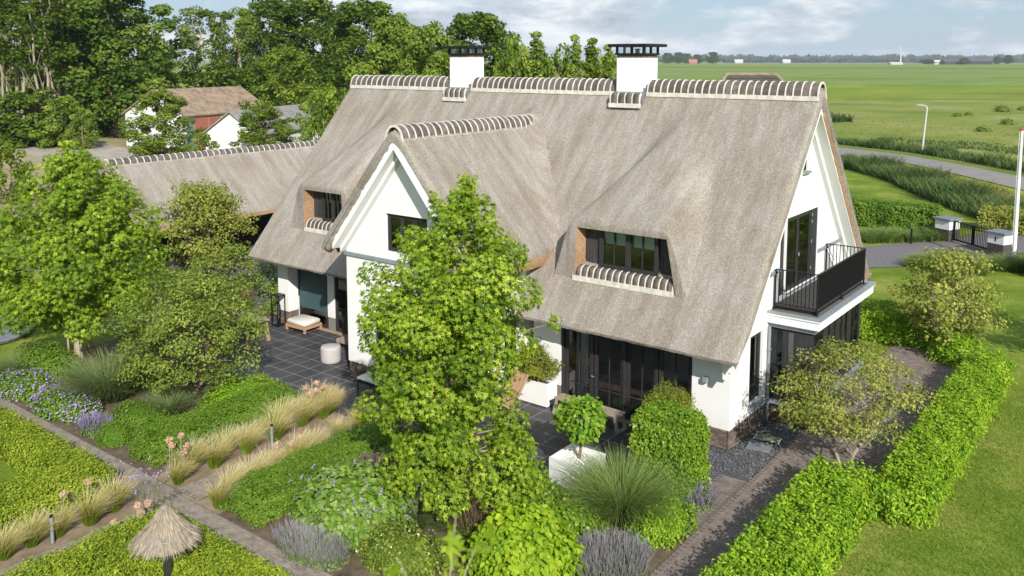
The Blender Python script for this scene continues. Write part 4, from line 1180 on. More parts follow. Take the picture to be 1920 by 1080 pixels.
# ---- big woodland tree prototypes (meshes shared by copies)
def big_tree_meshes(kind, h, wd, nclump, per, leaf, zlow, mat, cone=0.0, trunks=1, bark='bark', tk=.016):
    wood = MB(); P = []; Nn = []; Ti = []
    stems = []
    for s_ in range(trunks):
        a = 2 * PI * s_ / max(trunks, 1) + 1; b0 = Vector((math.cos(a), math.sin(a), 0)) * (0.0 if trunks == 1 else wd * .12)
        top = b0 + Vector((random.gauss(0, wd * .05), random.gauss(0, wd * .05), h * .9))
        stems.append(limb(wood, b0, top, tk * h + .05, 0.04, 7, 0, 7, 0.012))
    for c in range(nclump):
        f = (c + random.random()) / nclump; g = f
        z = h * (zlow + (1 - zlow) * g)
        if cone: rm = wd / 2 * ((1 - g) ** 1.1 * 1.25 + 0.05) * (0.5 + min(g * 6, .5)) * random.choice((.6, 1.0, 1.25))
        else: rm = wd / 2 * max(0.12, math.sin(PI * (0.16 + 0.76 * g))) ** 0.75
        a = c * 2.4 + random.gauss(0, .5); rr = rm * math.sqrt(random.uniform(0.12, 1)) * random.uniform(.8, 1.15)
        cen = np.array([math.cos(a) * rr, math.sin(a) * rr, z * random.uniform(.97, 1.0)])
        st = random.choice(stems); k = min(len(st) - 1, max(1, int(g * .85 * len(st))))
        if c % 3 == 0 or cone: limb(wood, st[k], cen, 0.035 * (1 - g) + .02, 0.012, 4, 0.03, 3, 0.05)
        cr = wd * random.uniform(.10, .19) * (1.0 - 0.35 * g)
        m = int(per * random.uniform(.7, 1.3)); d = ball(m)
        off = d * (rng.uniform(0.35, 1, (m, 1)) ** .6) * cr * np.array([1, 1, .72])
        P.append(cen + off); Nn.append(unit(d + np.array([0, 0, .45]) + rng.normal(size=(m, 3)) * .5))
        Ti.append(np.clip(.45 + random.gauss(0, .15) + rng.normal(size=m) * .18, 0, 1))
    P = np.concatenate(P)
    cm_ = leaf_mesh('crown', P, np.concatenate(Nn), leaf * rng.uniform(.6, 1.3, len(P)), mat, 'round', 0.25, np.concatenate(Ti))
    return wood.mesh('trunk', bark), cm_
def place_tree(meshes, name, label, loc, sc, rz, group='trees of the wood behind the villa', cat='tree'):
    t = thing(name, label, cat, loc, rz, group); t.scale = sc
    link(bpy.data.objects.new('trunk', meshes[0]), t)
    c = link(bpy.data.objects.new('crown', meshes[1]), t); c['kind'] = 'stuff'
    return t
FWD = Vector((math.sin(-0.65641), math.cos(-0.65641), 0)); RGT = Vector((math.cos(-0.65641), -math.sin(-0.65641), 0))
def far_point(px, depth):
    "world ground point at a given depth straight ahead and a bearing given in photo columns (1920 wide)"
    dz = depth / (math.cos(0.11363)); return Vector((CAM.x, CAM.y, 0)) + FWD * depth + RGT * ((px - 960) / 1650.14 * dz)
def far_h(py, depth): return 9.8 + (112.0 - py) * depth / 1650.0 * 1.0

# ---- clipped hedges: boxes of leaves round a leafy core
def hedge(name, label, boxes, leaf, dens, mat, shape='leaf', group=None, rough=0.05, cat='hedge', core=True, droop=0.1, taper=0.0, parts=0, aspect=1.0, loc=None):
    b0 = boxes[0]; base = Vector(((b0[0] + b0[1]) / 2, (b0[2] + b0[3]) / 2, 0))
    t = thing(name, label, cat, base, 0, group)
    P = []; Nn = []; cm_ = MB()
    for (x0, x1, y0, y1, h) in boxes:
        lx, ly = x1 - x0, y1 - y0
        faces = [((lx, ly), lambda u, v_: (x0 + u * lx, y0 + v_ * ly, h), (0, 0, 1)), ((lx, h), lambda u, v_: (x0 + u * lx, y0, v_ * h), (0, -1, 0)), ((lx, h), lambda u, v_: (x0 + u * lx, y1, v_ * h), (0, 1, 0)),
                 ((ly, h), lambda u, v_: (x0, y0 + u * ly, v_ * h), (-1, 0, 0)), ((ly, h), lambda u, v_: (x1, y0 + u * ly, v_ * h), (1, 0, 0))]
        for (a, b_), fn, nn in faces:
            m = int(a * b_ * dens * (1.0 if nn[2] or nn[1] < 0 or nn[0] > 0 else 0.45))
            u = rng.uniform(0, 1, m); v_ = rng.uniform(0.03, 1, m)
            q = np.stack(np.broadcast_arrays(*fn(u, v_)), 1).astype(float); nn = np.array(nn, float)
            # inside another box of the same hedge: skip
            ins = np.zeros(m, bool)
            for (X0, X1, Y0, Y1, H) in boxes:
                if (X0, X1, Y0, Y1) != (x0, x1, y0, y1): ins |= (q[:, 0] > X0 + .05) & (q[:, 0] < X1 - .05) & (q[:, 1] > Y0 + .05) & (q[:, 1] < Y1 - .05) & (q[:, 2] < H - .02)
            # bumpy surface, rounded edges
            s1 = np.sin(q[:, 0] * 5.1 + q[:, 2] * 4) * np.sin(q[:, 1] * 4.3 + 1.3 + q[:, 2] * 3.1) + 0.6 * np.sin(q[:, 0] * 11 + 2) * np.sin(q[:, 1] * 12.3)
            q = q + nn * (s1[:, None] * rough * .6 + rng.normal(size=(m, 1)) * rough * .6)
            ex = np.minimum(np.minimum(q[:, 0] - x0, x1 - q[:, 0]), np.minimum(q[:, 1] - y0, y1 - q[:, 1]))
            q[:, 2] -= np.clip(0.12 - ex, 0, .12) * 0.5 * (q[:, 2] > h - .15)
            cx_, cy_ = (x0 + x1) / 2, (y0 + y1) / 2
            k = 1 - taper * np.clip(q[:, 2] / h, 0, 1) ** 2
            q[:, 0] = cx_ + (q[:, 0] - cx_) * k; q[:, 1] = cy_ + (q[:, 1] - cy_) * k
            P.append(q[~ins]); Nn.append(np.tile(nn * .8 + np.array([0, 0, .45]), ((~ins).sum(), 1)) + rng.normal(size=((~ins).sum(), 3)) * .38)
        i = 0.07 + rough * .5
        if core: cm_.box(x0 + i - base.x + (taper * .5 * lx), x1 - i - base.x - (taper * .5 * lx), y0 + i - base.y + (taper * .5 * ly), y1 - i - base.y - (taper * .5 * ly), 0.02, h - i)
    P = np.concatenate(P) - np.array(base); Nn = np.concatenate(Nn)
    ti = np.clip(.48 + .12 * np.sin(P[:, 0] * 2.3) * np.sin(P[:, 1] * 1.9) + rng.normal(size=len(P)) * .2, 0, 1)
    sz = leaf * rng.uniform(.6, 1.25, len(P))
    if core: np_core(cm_, mat, t)
    if parts: split_leaves(t, P, Nn, sz, mat, shape, droop, ti, parts, 'foliage')
    else:
        o = link(bpy.data.objects.new('foliage', leaf_mesh('foliage', P, Nn, sz, mat, shape, droop, ti, aspect)), t); o['kind'] = 'stuff'
    return t
def np_core(mb, mat, t):
    me = mb.mesh('twig_core', mat); a = me.attributes.new("tint", 'FLOAT', 'POINT'); a.data.foreach_set("value", np.full(len(me.vertices), .25, np.float32))
    link(bpy.data.objects.new('twig_core', me), t)

# ---- rounded leafy mounds
def mound(name, label, loc, rx, ry, h, leaf, n, mat, shape='leaf', cat='shrub', group=None, rough=.08, parts=0, droop=.3, flowers=None, z0=0.0, aspect=1.0):
    t = thing(name, label, cat, loc, 0, group)
    d = ball(n); d[:, 2] = np.abs(d[:, 2])
    lump = 1 + rough * (np.sin(d[:, 0] * 7 + 1) * np.sin(d[:, 1] * 6.3) + .7 * np.sin(d[:, 2] * 9 + d[:, 0] * 8)) + rng.normal(size=n) * rough * .5
    r_ = (rng.uniform(.75, 1, n)) ** .5 * lump
    P = d * r_[:, None] * np.array([rx, ry, h]); P[:, 2] = np.maximum(P[:, 2] + z0, .02)
    Nn = d * .7 + np.array([0, 0, .55]) + rng.normal(size=(n, 3)) * .5
    ti = np.clip(.48 + .15 * np.sin(d[:, 0] * 5) * np.sin(d[:, 1] * 6) + rng.normal(size=n) * .2, 0, 1)
    sz = leaf * rng.uniform(.6, 1.25, n)
    if parts: split_leaves(t, P, Nn, sz, mat, shape, droop, ti, parts)
    else:
        o = link(bpy.data.objects.new('foliage', leaf_mesh('foliage', P, Nn, sz, mat, shape, droop, ti, aspect)), t); o['kind'] = 'stuff'
    cm_ = MB().lathe([(.78, 0), (.74, .35), (.55, .62), (.28, .78), (.02, .84)], 14); cm_.v = [(x * rx, y * ry, z * h) for x, y, z in cm_.v]; np_core(cm_, mat, t)
    if flowers:
        fm, fn, fs = flowers
        d = ball(fn); d[:, 2] = np.abs(d[:, 2]) * .9 + .1; d = unit(d)
        P = d * np.array([rx, ry, h]) * rng.uniform(1.0, 1.12, (fn, 1)) + np.array([0, 0, .02])
        o = link(bpy.data.objects.new('flowers', leaf_mesh('flowers', P, d + np.array([0, 0, .6]) + rng.normal(size=(fn, 3)) * .4, fs * rng.uniform(.7, 1.3, fn), fm, 'round', 0)), t); o['kind'] = 'stuff'
    return t

# ---- blades
def blade_arrays(root, dirv, length, width, bend, seg=4, tint0=0.2, tint1=0.9):
    "root (n,3), dirv (n,3) initial direction, bend: how far the tip falls outwards"
    n = len(root); ts = np.linspace(0, 1, seg + 1)
    hd = dirv * np.array([1, 1, 0]); hd = unit(hd + 1e-6); side = np.stack([-hd[:, 1], hd[:, 0], np.zeros(n)], 1)
    # random roll of the blade face
    a = rng.uniform(-1.2, 1.2, n)[:, None]; side = side * np.cos(a) + hd * np.sin(a)
    V = np.zeros((n, seg + 1, 2, 3)); T = np.zeros((n, seg + 1, 2))
    for k, t in enumerate(ts):
        c = root + dirv * (length * t)[:, None] + hd * (bend * t ** 2 * length)[:, None] * .8 - np.array([0, 0, 1]) * (bend * t ** 2.4 * length)[:, None] * .55
        w_ = (width * (1 - t) ** .7 + .0012)[:, None]
        V[:, k, 0] = c - side * w_ / 2; V[:, k, 1] = c + side * w_ / 2; T[:, k] = tint0 + (tint1 - tint0) * t
    base = (np.arange(n) * (seg + 1) * 2)[:, None, None]
    q = np.array([[2 * k, 2 * k + 1, 2 * k + 3, 2 * k + 2] for k in range(seg)])[None]
    F = (q + base).reshape(-1, 4); T = T + rng.normal(size=(n, 1, 1)) * .10
    return V.reshape(-1, 3), F, np.clip(T.reshape(-1), 0, 1)
def tuft_mesh(name, n, r0, h, mat, width=.012, spread=.55, bend=.6, tint=(0.1, .9), lean=(0, 0), seg=4):
    a = rng.uniform(0, 2 * PI, n); rr = r0 * np.sqrt(rng.uniform(0, 1, n))
    root = np.stack([np.cos(a) * rr, np.sin(a) * rr, np.zeros(n)], 1)
    s_ = spread * (rr / r0) * rng.uniform(.5, 1.2, n)
    d = unit(np.stack([np.cos(a) * s_ + lean[0], np.sin(a) * s_ + lean[1], np.ones(n)], 1) + rng.normal(size=(n, 3)) * .07)
    V, F, T = blade_arrays(root, d, h * rng.uniform(.65, 1.12, n), np.full(n, width), bend * rng.uniform(.4, 1.3, n), seg, *tint)
    return np_mesh(name, V, F, M[mat], T)
def tuft(name, label, loc, me, sc=1.0, rz=0.0, cat='grass', group=None):
    t = thing(name, label, cat, loc, rz, group); t.scale = (sc, sc, sc)
    o = link(bpy.data.objects.new('blades', me), t); o['kind'] = 'stuff'
    return t
def spikes(name, label, loc, rx, ry, h, n, mat_spike, mat_leaf_, cat='flowers', group=None, frac=.45, nleaf=900, width=.013):
    "upright flower spikes over a leafy base"
    t = thing(name, label, cat, loc, 0, group)
    a = rng.uniform(0, 2 * PI, n); rr = np.sqrt(rng.uniform(0, 1, n))
    root = np.stack([np.cos(a) * rr * rx, np.sin(a) * rr * ry, np.zeros(n)], 1)
    hh = h * rng.uniform(.75, 1.1, n) * (1 - .2 * rr ** 2)
    d = unit(np.stack([np.cos(a) * rr * .30, np.sin(a) * rr * .30, np.ones(n)], 1) + rng.normal(size=(n, 3)) * .15)
    V, F, T = blade_arrays(root, d, hh * (1 - frac), np.full(n, .008), np.zeros(n), 2, .2, .6)
    o = link(bpy.data.objects.new('stems', np_mesh('stems', V, F, M[mat_leaf_], T)), t); o['kind'] = 'stuff'
    top = root + d * (hh * (1 - frac) * .9)[:, None]
    Vs = []; Fs = []; Ts = []; off = 0
    for _ in range(2):
        V, F, T = blade_arrays(top, d, hh * frac, np.full(n, width), np.zeros(n), 2, .3, .8); Vs.append(V); Fs.append(F + off); Ts.append(T); off += len(V)
    o = link(bpy.data.objects.new('flower_spikes', np_mesh('flower_spikes', np.concatenate(Vs), np.concatenate(Fs), M[mat_spike], np.concatenate(Ts))), t); o['kind'] = 'stuff'
    dl = ball(nleaf); dl[:, 2] = np.abs(dl[:, 2]); P = dl * np.array([rx * 1.05, ry * 1.05, h * .55]) * rng.uniform(.4, 1, (nleaf, 1))
    o = link(bpy.data.objects.new('foliage', leaf_mesh('foliage', P, dl + np.array([0, 0, .5]), .07, mat_leaf_, 'leaf')), t); o['kind'] = 'stuff'
    return t

# ================================================================== GARDEN PLANTS
def gum_prof1(f, a):
    base = float(np.interp(f, [.06, .13, .25, .33, .42, .55, .65, .75, .84, .93, 1.0], [1.0, 1.55, 1.6, 1.4, 1.55, 1.95, 2.0, 1.75, 1.3, .65, .1]))
    sh = float(np.interp(f, [0, .25, .33, .45, .55], [.7, .65, -.25, -.25, 0]))
    return (base + sh * math.cos(a - .656)) * (1 + .16 * math.sin(3 * a + 11 * f))
sweetgum('sweetgum_tree', 'tall bright green sweetgum with star-shaped leaves in front of the wing', (-3.75, -6.7, 0), 7.25, gum_prof1, 150, 300, 0.082, lean=(.5, .4))
def gum_prof2(f, a):
    base = np.interp(f, [0.13, .22, .35, .50, .62, .74, .84, .93, 1.0], [1.6, 2.6, 2.8, 2.75, 2.5, 2.1, 1.5, .8, .15])
    return float(base) * (1 + .12 * math.sin(4 * a + 7 * f))
sweetgum('sweetgum_tree', 'wide sweetgum with pale trunks at the left, before the annex', (-19.6, -6.7, 0), 7.1, gum_prof2, 140, 165, 0.104, True, 300, z0=.20, tr=.13)
small_tree('crab_apple', 'olive green crab apple with spreading crown beside the dark terrace', (-14.0, -6.2, 0), 3.7, 4.5, 4, 190, 105, 0.10, 'apple', 'leaf', .6, zlow=.14, cr=.40)
small_tree('field_maple', 'yellow-green layered maple in front of the annex roof', (-26.0, 2.05, 0), 4.3, 4.5, 3, 150, 85, 0.115, 'maple', 'round', .6, zlow=.2, cr=.55)
small_tree('serviceberry', 'leafy serviceberry on two pale stems between path and right hedge', (2.65, 0.7, 0), 3.05, 3.4, 2, 120, 72, 0.090, 'maple', 'leaf', .6, zlow=.34, bark='bark_pale', cr=.34)
small_tree('serviceberry', 'loose small tree beyond the bay, before the driveway', (2.75, 11.2, 0), 3.6, 3.5, 3, 115, 58, 0.105, 'maple', 'round', .6, zlow=.18, bark='bark_pale', cr=.42)
small_tree('leafy_shrub', 'leafy shrub under the maple beside the yard', (-22.6, 1.0, 0), 2.1, 3.2, 3, 60, 60, 0.10, 'apple', 'round', .6, cat='shrub', zlow=.08, cr=.42)
small_tree('leafy_shrub', 'dark climber shrub against the left end of the villa', (-19.0, 0.6, 0), 2.1, 1.5, 3, 40, 90, 0.08, 'laurel', 'leaf', .8, cat='shrub', zlow=.05, cr=.38)

# hedges right of the house
hedge('clipped_hedge', 'bright green hedge along the brick path, running to the lower right edge', [(2.4, 3.7, -9.5, -0.5, 0.72)], 0.088, 1350, 'hedge', 'leaf', 'hedges right of the villa', .16, parts=300, taper=.03)
hedge('clipped_hedge', 'long bright green hedge between path and right lawn, behind the first', [(3.75, 4.75, -1.1, 9.9, 0.76)], 0.088, 1350, 'hedge', 'leaf', 'hedges right of the villa', .16, taper=.03)
hedge('clipped_hedge', 'shaded green hedge beyond the bay window', [(-0.6, 2.2, 11.3, 12.6, 1.15)], 0.085, 1100, 'hedge', 'leaf', 'hedges right of the villa', .09)
mound('round_bush', 'rounded bright bush at the foot of the loose small tree', (3.2, 10.9, 0), .95, .95, 1.05, .09, 2600, 'hedge')
# box hedges front left
hedge('box_hedge', 'yellow-green box hedge round a small lawn at the left edge', [(-20, -10.15, -11.35, -10.6, .64), (-11.25, -10.12, -17, -11.3, .66)], .062, 2000, 'box', 'leaf', 'box hedges along the brick path', .085)
hedge('box_hedge', 'yellow-green box hedge behind the bird table at the bottom edge', [(-7.65, -1.5, -11.95, -10.85, .64), (-7.62, -6.25, -17, -11.9, .66)], .062, 2100, 'box', 'leaf', 'box hedges along the brick path', .085, parts=300)
# low dark box along the beds
hedge('low_box_row', 'low dark green clipped row left of the brick walk', [(-11.75, -10.6, -9.35, -4.75, .60)], .058, 1900, 'boxdark', 'leaf', 'low box rows beside the brick walk', .07, taper=.12)
hedge('low_box_row', 'low dark green clipped row right of the brick walk', [(-7.55, -6.3, -9.5, -5.0, .60)], .058, 2000, 'boxdark', 'leaf', 'low box rows beside the brick walk', .07, taper=.12)
# tall laurel block by the terrace doors
hedge('laurel_block', 'tall clipped glossy evergreen block between terrace doors and path', [(-0.95, 0.42, -3.35, -2.15, 1.8)], .085, 1500, 'laurel', 'leaf', None, .09, cat='shrub', taper=.10, parts=300)
hedge('yew_block', 'yellowish upright yew hedge against the terrace doors', [(-1.35, -0.45, -1.95, -1.1, 1.75)], .07, 1500, 'yew', 'leaf', None, .13, cat='shrub', aspect=.5)
# mounds
mound('hydrangea', 'pale green hydrangea mound left of the tall sweetgum trunk', (-4.95, -8.1, 0), 1.35, 1.15, 1.15, .125, 2600, 'hydrangea', 'broad', rough=.07, parts=300, flowers=('violet', 45, .04))
mound('witch_alder', 'bright lime bush of large oval leaves at the bottom centre', (-0.95, -7.35, 0), 1.2, 1.05, 1.2, .135, 2300, 'bigleaf', 'broad', rough=.05, parts=300)
mound('cranesbill', 'low carpet of violet cranesbill flowers by the left path', (-15.9, -8.95, 0), 1.35, .72, .50, .065, 3000, 'boxdark', 'round', 'flowers', flowers=('violet', 420, .055))
mound('cranesbill', 'violet cranesbill flowers at the left edge of the bed', (-18.4, -8.95, 0), 1.35, .75, .5, .065, 2600, 'boxdark', 'round', 'flowers', flowers=('violet', 380, .055))
mound('round_bush', 'dense green shrub left of the pale sweetgum trunks', (-19.6, -7.75, 0), 1.3, .8, .85, .09, 2600, 'boxdark', 'leaf')
mound('hebe', 'small clipped green mound behind the lavender', (-12.85, -9.15, 0), .55, .45, .5, .05, 2000, 'boxdark', 'leaf', group='small green mounds in the left bed')
mound('hebe', 'small pale green mound next to the low dark row', (-12.2, -8.5, 0), .65, .55, .52, .05, 2200, 'boxdark', 'leaf', group='small green mounds in the left bed')
mound('ground_cover', 'bushy green planting with violet specks at the terrace edge', (-12.35, -5.6, 0), 1.1, 1.3, .75, .07, 3200, 'hedge', 'leaf', flowers=('violet', 35, .04))
mound('ground_cover', 'green leafy planting right of the tall sweetgum trunk', (-2.3, -5.4, 0), 1.05, .85, .7, .085, 2200, 'laurel', 'round', flowers=('violet', 25, .045))
mound('ground_cover', 'green border planting between lime bush and tall grass', (-1.2, -5.3, 0), .8, .7, .62, .08, 1500, 'laurel', 'round')
mound('ground_cover', 'fresh green low bush beside the side path', (0.42, -4.35, 0), .62, 1.0, .55, .07, 2200, 'hedge', 'leaf')
mound('ground_cover', 'mixed green perennials with white daisies at the bottom edge', (-3.1, -8.5, 0), 1.1, .75, .55, .075, 2200, 'apple', 'leaf', 'flowers', flowers=('whiteflower', 40, .05))
mound('ground_cover', 'green planting behind the violet salvia', (-6.1, -5.5, 0), .95, .9, .65, .07, 2000, 'boxdark', 'leaf')
mound('ground_cover', 'loose green planting left of the loggia pier', (-19.3, -1.6, 0), 1.0, 1.3, .6, .07, 2600, 'hedge', 'leaf', flowers=('violet', 25, .05))
mound('ground_cover', 'loose planting in the bed at the end of the terrace', (-20.2, -3.6, 0), 1.1, 1.3, .7, .08, 2400, 'boxdark', 'leaf', flowers=('violet', 25, .05))
mound('ground_cover', 'low green carpet in front of the crab apple', (-13.6, -8.0, 0), 1.1, .7, .45, .06, 2400, 'boxdark', 'leaf', flowers=('violet', 25, .04))
mound('ground_cover', 'bushy perennials between the two flower carpets and the terrace', (-16.4, -5.9, 0), 1.2, 1.1, .7, .07, 2400, 'boxdark', 'leaf', flowers=('violet', 25, .04))
spikes('lavender', 'grey-blue lavender clump on the left path edge', (-13.75, -9.2, 0), .5, .35, .55, 260, 'lavender', 'bluegrass')
spikes('salvia', 'dark violet salvia spikes beside the hydrangea', (-5.55, -6.75, 0), .72, .5, .85, 420, 'salvia', 'boxdark')
spikes('seed_spikes', 'brown seed spikes between daisies and lime bush', (-2.25, -6.9, 0), .6, .55, .95, 420, 'seedspike', 'boxdark')
spikes('catmint', 'grey-lilac catmint right of the lime bush', (0.35, -6.35, 0), .72, .85, .58, 1500, 'nepeta', 'bluegrass', width=.010, nleaf=2600)
spikes('catmint', 'grey-lilac catmint at the bottom edge beside the brick path', (-4.7, -9.45, 0), .9, .45, .5, 1200, 'nepeta', 'bluegrass', width=.010, nleaf=2400)
spikes('lavender', 'lavender clump at the corner of the side path', (0.55, -2.95, 0), .38, .5, .5, 240, 'lavender', 'bluegrass')
spikes('lavender', 'lavender behind the left sweetgum shrub', (-18.7, -3.0, 0), .5, .4, .5, 200, 'lavender', 'bluegrass')
spikes('red_spikes', 'brownish red spikes at the yard corner', (-20.8, 0.3, 0), .55, .55, .95, 240, 'seedspike', 'boxdark')

# grasses
big_g = tuft_mesh('blades', 2600, .30, 1.55, 'miscanthus', .013, .62, .62, (.1, .85))
tuft('miscanthus', 'large fountain of green miscanthus grass before the tall evergreen block', (-0.42, -4.6, 0), big_g)
tuft('miscanthus', 'blue-green fountain grass beside the left sweetgum trunks', (-15.75, -7.7, 0), tuft_mesh('blades', 2400, .40, 1.25, 'bluegrass', .013, .7, .6), 1.25)
tuft('miscanthus', 'dark green grass clump under the crab apple', (-13.3, -7.35, 0), tuft_mesh('blades', 1100, .28, .85, 'bluegrass', .012, .8, .6))
tuft('blue_grass', 'blue-green grass clump at the foot of the tall sweetgum', (-3.75, -7.35, 0), tuft_mesh('blades', 1300, .22, .70, 'bluegrass', .011, .9, .6))
tuft('blue_grass', 'second blue-green grass clump right of the sweetgum trunk', (-3.05, -7.05, 0), tuft_mesh('blades', 900, .2, .6, 'bluegrass', .011, .9, .6), .95)
tuft('blue_grass', 'soft green grass beside the loggia pier', (-18.5, -1.2, 0), tuft_mesh('blades', 1200, .4, .6, 'miscanthus', .012, .5, .5))
tuft('blue_grass', 'soft blue-green grass at the left edge below the trampoline', (-19.9, -8.3, 0), tuft_mesh('blades', 1400, .5, .6, 'bluegrass', .012, .6, .5), 1.2)
st = [tuft_mesh('blades', 800, .12, .80, 'stipa', .010, .28, .42, (-.22, 1.08), lean=(.14, .08)) for _ in range(4)]
SG = 'blond feather grass tufts along the brick walk'
stl = [((-9.45, -9.45), 'corner'), ((-9.75, -8.95), 'a'), ((-9.5, -8.45), 'a'), ((-9.85, -7.9), 'a'), ((-9.55, -7.5), 'a'), ((-9.95, -7.0), 'a'), ((-9.6, -6.6), 'a'), ((-10.0, -6.1), 'a'), ((-9.8, -5.55), 'a'), ((-10.2, -5.15), 'a'), ((-9.75, -4.85), 'a'), ((-10.3, -4.65), 'a'), ((-9.9, -4.45), 'a'),
       ((-7.75, -9.5), 'b'), ((-7.95, -9.05), 'b'), ((-7.9, -8.5), 'b'), ((-8.1, -7.9), 'b'), ((-8.0, -7.2), 'b'), ((-8.15, -6.5), 'b'), ((-8.3, -5.6), 'b'), ((-8.1, -5.0), 'b'), ((-8.5, -4.7), 'b'),
       ((-9.3, -13.9), 'c'), ((-9.35, -13.3), 'c'), ((-9.4, -12.75), 'c'), ((-9.35, -12.25), 'c'), ((-9.3, -11.6), 'c'), ((-9.45, -11.0), 'c')]
lab = {'corner': 'blond feather grass at the corner where the brick walks cross', 'a': 'blond feather grass tuft in the row left of the brick walk', 'b': 'blond feather grass tuft in the row right of the brick walk', 'c': 'blond feather grass tuft beside the left box hedge'}
ORD = ['first', 'second', 'third', 'fourth', 'fifth', 'sixth', 'seventh', 'eighth', 'ninth', 'tenth', 'eleventh', 'twelfth', 'last']
cnt = {}
for i, ((x, y), k) in enumerate(stl):
    j = cnt.get(k, 0); cnt[k] = j + 1
    lb = lab[k] if k == 'corner' else ORD[j] + ' ' + lab[k] + (', counted from the crossing' if k != 'c' else ', counted from the left edge')
    tuft('feather_grass', lb, (x, y, 0), st[i % 4], random.uniform(.8, 1.15), random.uniform(-.5, .5), 'grass', SG)
# allium seed heads
def allium(label, spots, group):
    spots = sorted(spots, key=lambda s_: (Vector((s_[0], s_[1], 0)) - CAM).dot(RGT) / (Vector((s_[0], s_[1], 0)) - CAM).dot(FWD))
    wds = ['leftmost'] + ['second from left', 'third from left', 'fourth from left', 'fifth from left'][:len(spots) - 2] + ['rightmost']
    for (x, y, h), w_ in zip(spots, wds):
        t = thing('allium', w_ + ' ' + label, 'flower', (x, y, 0), 0, group)
        MB().tube([(0, 0, 0), (.02, .01, h)], .008, 5).build('stem', 'bark_pale', t)
        d = ball(150); P = d * .085 * rng.uniform(.85, 1.05, (150, 1)) + np.array([.02, .01, h])
        o = link(bpy.data.objects.new('seed_head', leaf_mesh('seed_head', P - d * .03, d + rng.normal(size=(150, 3)) * .8, .055, 'allium', 'leaf', 0)), t); o['kind'] = 'stuff'
allium('beige allium seed head above the feather grass at the walk corner', [(-9.7, -9.2, 1.0), (-9.95, -9.35, .88), (-9.85, -9.35, .78), (-9.45, -9.2, .82), (-9.4, -9.3, .72)], 'alliums at the walk corner')
allium('beige allium seed head near the terrace edge', [(-10.3, -5.0, .75), (-10.15, -4.75, .85), (-10.0, -4.9, .72), (-9.9, -4.7, .8), (-10.1, -5.05, .62)], 'alliums near the terrace')
allium('beige allium seed head beside the left box hedge', [(-9.6, -12.0, .72), (-9.55, -11.5, .82)], 'alliums by the left hedge')
allium('beige allium seed head over the bottom box hedge', [(-8.2, -11.15, .55), (-8.05, -11.0, .6), (-8.0, -11.2, .5), (-7.7, -10.9, .5), (-8.3, -11.6, .35), (-8.1, -11.7, .35)], 'alliums by the bottom hedge')
allium('beige allium seed head right of the brick walk', [(-8.2, -7.6, .62), (-8.05, -7.3, .58), (-8.2, -6.9, .55)], 'alliums right of the walk')
for lb, x, y in (('dark post light in the feather grass at the left', -9.15, -12.45), ('dark post light beside the brick walk', -9.3, -6.9)):
    t = thing('path_light', lb, 'lamp', (x, y, 0)); MB().tube([(0, 0, 0), (0, 0, .55)], .035, 10).build('post', 'zinc', t); MB().tube([(0, 0, .551), (0, 0, .6)], .036, 10).build('lamp_head', 'black_metal', t)
# loose violet verbena stems across the crossing
t = thing('verbena', 'thin violet verbena stems over the brick crossing', 'flowers', (-9.3, -10.45, 0))
n = 34; root = np.stack([rng.uniform(-.9, .8, n), rng.uniform(-.45, .35, n), np.zeros(n)], 1); d_ = unit(np.stack([rng.normal(size=n) * .12, rng.normal(size=n) * .12, np.ones(n)], 1)); L_ = rng.uniform(.5, 1.0, n)
V, F, T = blade_arrays(root, d_, L_, np.full(n, .009), np.zeros(n), 2, .2, .5); o = link(bpy.data.objects.new('stems', np_mesh('stems', V, F, M['boxdark'], T)), t); o['kind'] = 'stuff'
P = np.repeat(root + d_ * L_[:, None], 5, 0) + rng.normal(size=(n * 5, 3)) * .02; o = link(bpy.data.objects.new('flowers', leaf_mesh('flowers', P, rng.normal(size=P.shape) + np.array([0, 0, 1]), .035, 'violet', 'round', 0)), t); o['kind'] = 'stuff'
t = thing('verbena', 'thin violet verbena stems among the hydrangea and daisies', 'flowers', (-4.2, -9.0, 0))
n = 45; root = np.stack([rng.uniform(-1.4, 1.4, n), rng.uniform(-.4, .5, n), np.zeros(n)], 1); d_ = unit(np.stack([rng.normal(size=n) * .12, rng.normal(size=n) * .12, np.ones(n)], 1)); L_ = rng.uniform(.8, 1.4, n)
V, F, T = blade_arrays(root, d_, L_, np.full(n, .009), np.zeros(n), 2, .2, .5); o = link(bpy.data.objects.new('stems', np_mesh('stems', V, F, M['boxdark'], T)), t); o['kind'] = 'stuff'
P = np.repeat(root + d_ * L_[:, None], 5, 0) + rng.normal(size=(n * 5, 3)) * .02; o = link(bpy.data.objects.new('flowers', leaf_mesh('flowers', P, rng.normal(size=P.shape) + np.array([0, 0, 1]), .035, 'violet', 'round', 0)), t); o['kind'] = 'stuff'

